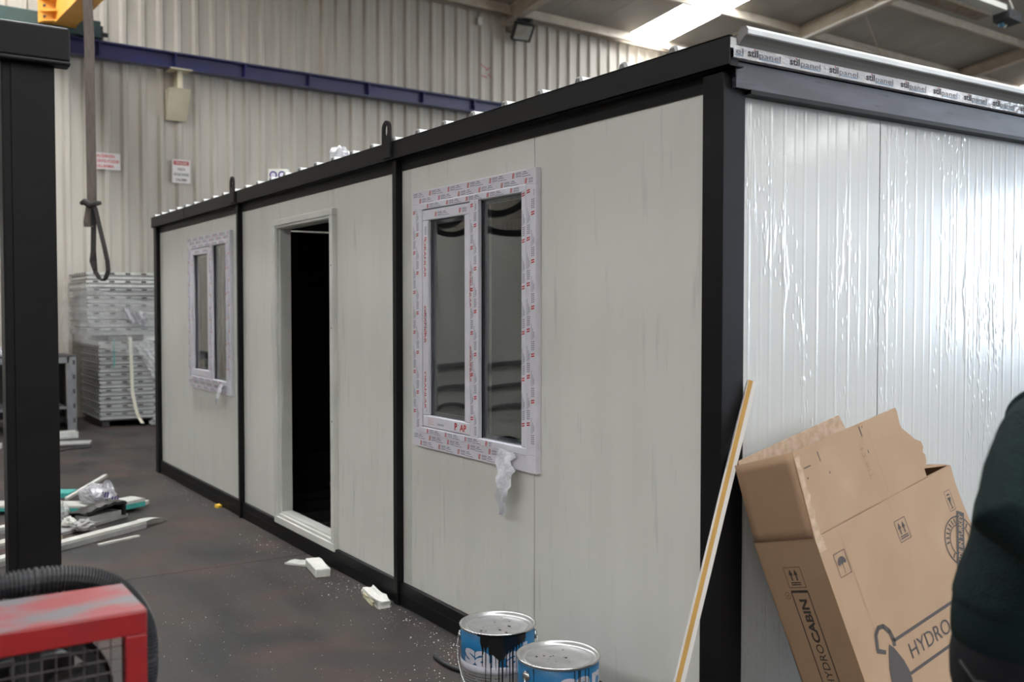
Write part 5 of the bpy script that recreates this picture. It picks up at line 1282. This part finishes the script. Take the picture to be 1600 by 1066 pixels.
fuse(mb.build('body', M['skin'], pe), .0065, 3)
for s_ in (-1, 1):
    mb = crumple(PP(.290, s_ * .033, 1.685), .010, .010, .007, 1, amp=0, sub=2, flat=False); mb.build('eye', M['hair'], pe, smooth=True)
mb = MB(); mb.tube([PP(.285, -.024, 1.612), PP(.298, 0, 1.609), PP(.285, .024, 1.612)], .005, 6); mb.build('mouth', M['rust'], pe)
mb = crumple(PP(.170, 0, 1.715), .102, .092, .098, 3, amp=.05, sub=3); mb.build('hair', M['hair'], pe, smooth=True)
# sweater with a blousing waist and ribbed hem
mb = MB()
loft(mb, [(.0, 0, 1.015, .118, .165), (.002, 0, 1.05, .128, .172), (.008, 0, 1.10, .120, .172), (.022, 0, 1.16, .112, .170), (.045, 0, 1.24, .126, .180), (.075, 0, 1.33, .128, .185), (.10, 0, 1.41, .110, .165), (.125, 0, 1.47, .078, .10), (.148, 0, 1.52, .060, .066)])
limb(mb, [(.03, -.12, 1.425, .085), (-.005, -.19, 1.405, .082), (-.055, -.27, 1.345, .074), (-.095, -.33, 1.285, .066), (-.03, -.338, 1.24, .058), (.09, -.325, 1.205, .052), (.185, -.302, 1.155, .040)])
limb(mb, [(.08, .10, 1.425, .085), (.09, .18, 1.38, .078), (.10, .23, 1.28, .066), (.09, .25, 1.15, .058), (.20, .24, 1.085, .050), (.305, .222, 1.045, .038)])
sw = fuse(mb.build('sweater', M['sweater'], pe), .010, 5)
mb = MB(); n = 120; rings = []
for z, rf, rl in ((.955, .1195, .158), (.96, .123, .162), (1.0, .123, .164), (1.035, .120, .166)):
    rings.append([mb.vert(PP(.0 + (rf + (.003 if k % 2 else 0)) * math.cos(2 * math.pi * k / n), (rl + (.003 if k % 2 else 0)) * math.sin(2 * math.pi * k / n), z)) for k in range(n)])
for A2, B2 in zip(rings[:-1], rings[1:]):
    for k in range(n): mb.face((A2[k], A2[(k + 1) % n], B2[(k + 1) % n], B2[k]))
mb.build('ribbed_hem', M['rib'], sw, smooth=True)
mb = MB()
loft(mb, [(.0, 0, 1.03, .105, .150), (.0, 0, .98, .118, .158), (-.003, 0, .92, .126, .162), (-.003, 0, .86, .124, .162), (.0, 0, .80, .108, .155), (0, 0, .76, .08, .12)])
for s_ in (-1, 1): limb(mb, [(.0, s_ * .080, .86, .098), (.005, s_ * .090, .74, .092), (.015, s_ * .098, .60, .084), (.03, s_ * .10, .47, .074), (.005, s_ * .10, .28, .068), (-.01, s_ * .10, .075, .064)])
tr = fuse(mb.build('trousers', M['trouser'], pe), .010, 4)
mb = MB(); mb.tube([PP(-.122, -.070, .925), PP(-.098, -.110, .895), PP(-.055, -.142, .905)], .0045, 6); mb.build('pocket_edge', M['shoe'], tr)
for s_ in (-1, 1):
    mb = MB(); mb.hexa([PP(-.095, s_ * .10 - .048, .0), PP(.20, s_ * .11 - .048, 0), PP(.20, s_ * .11 + .048, 0), PP(-.095, s_ * .10 + .048, 0), PP(-.08, s_ * .10 - .044, .10), PP(.16, s_ * .11 - .036, .062), PP(.16, s_ * .11 + .036, .062), PP(-.08, s_ * .10 + .044, .10)]); mb.build('shoe', M['shoe'], pe, bevel=.018)
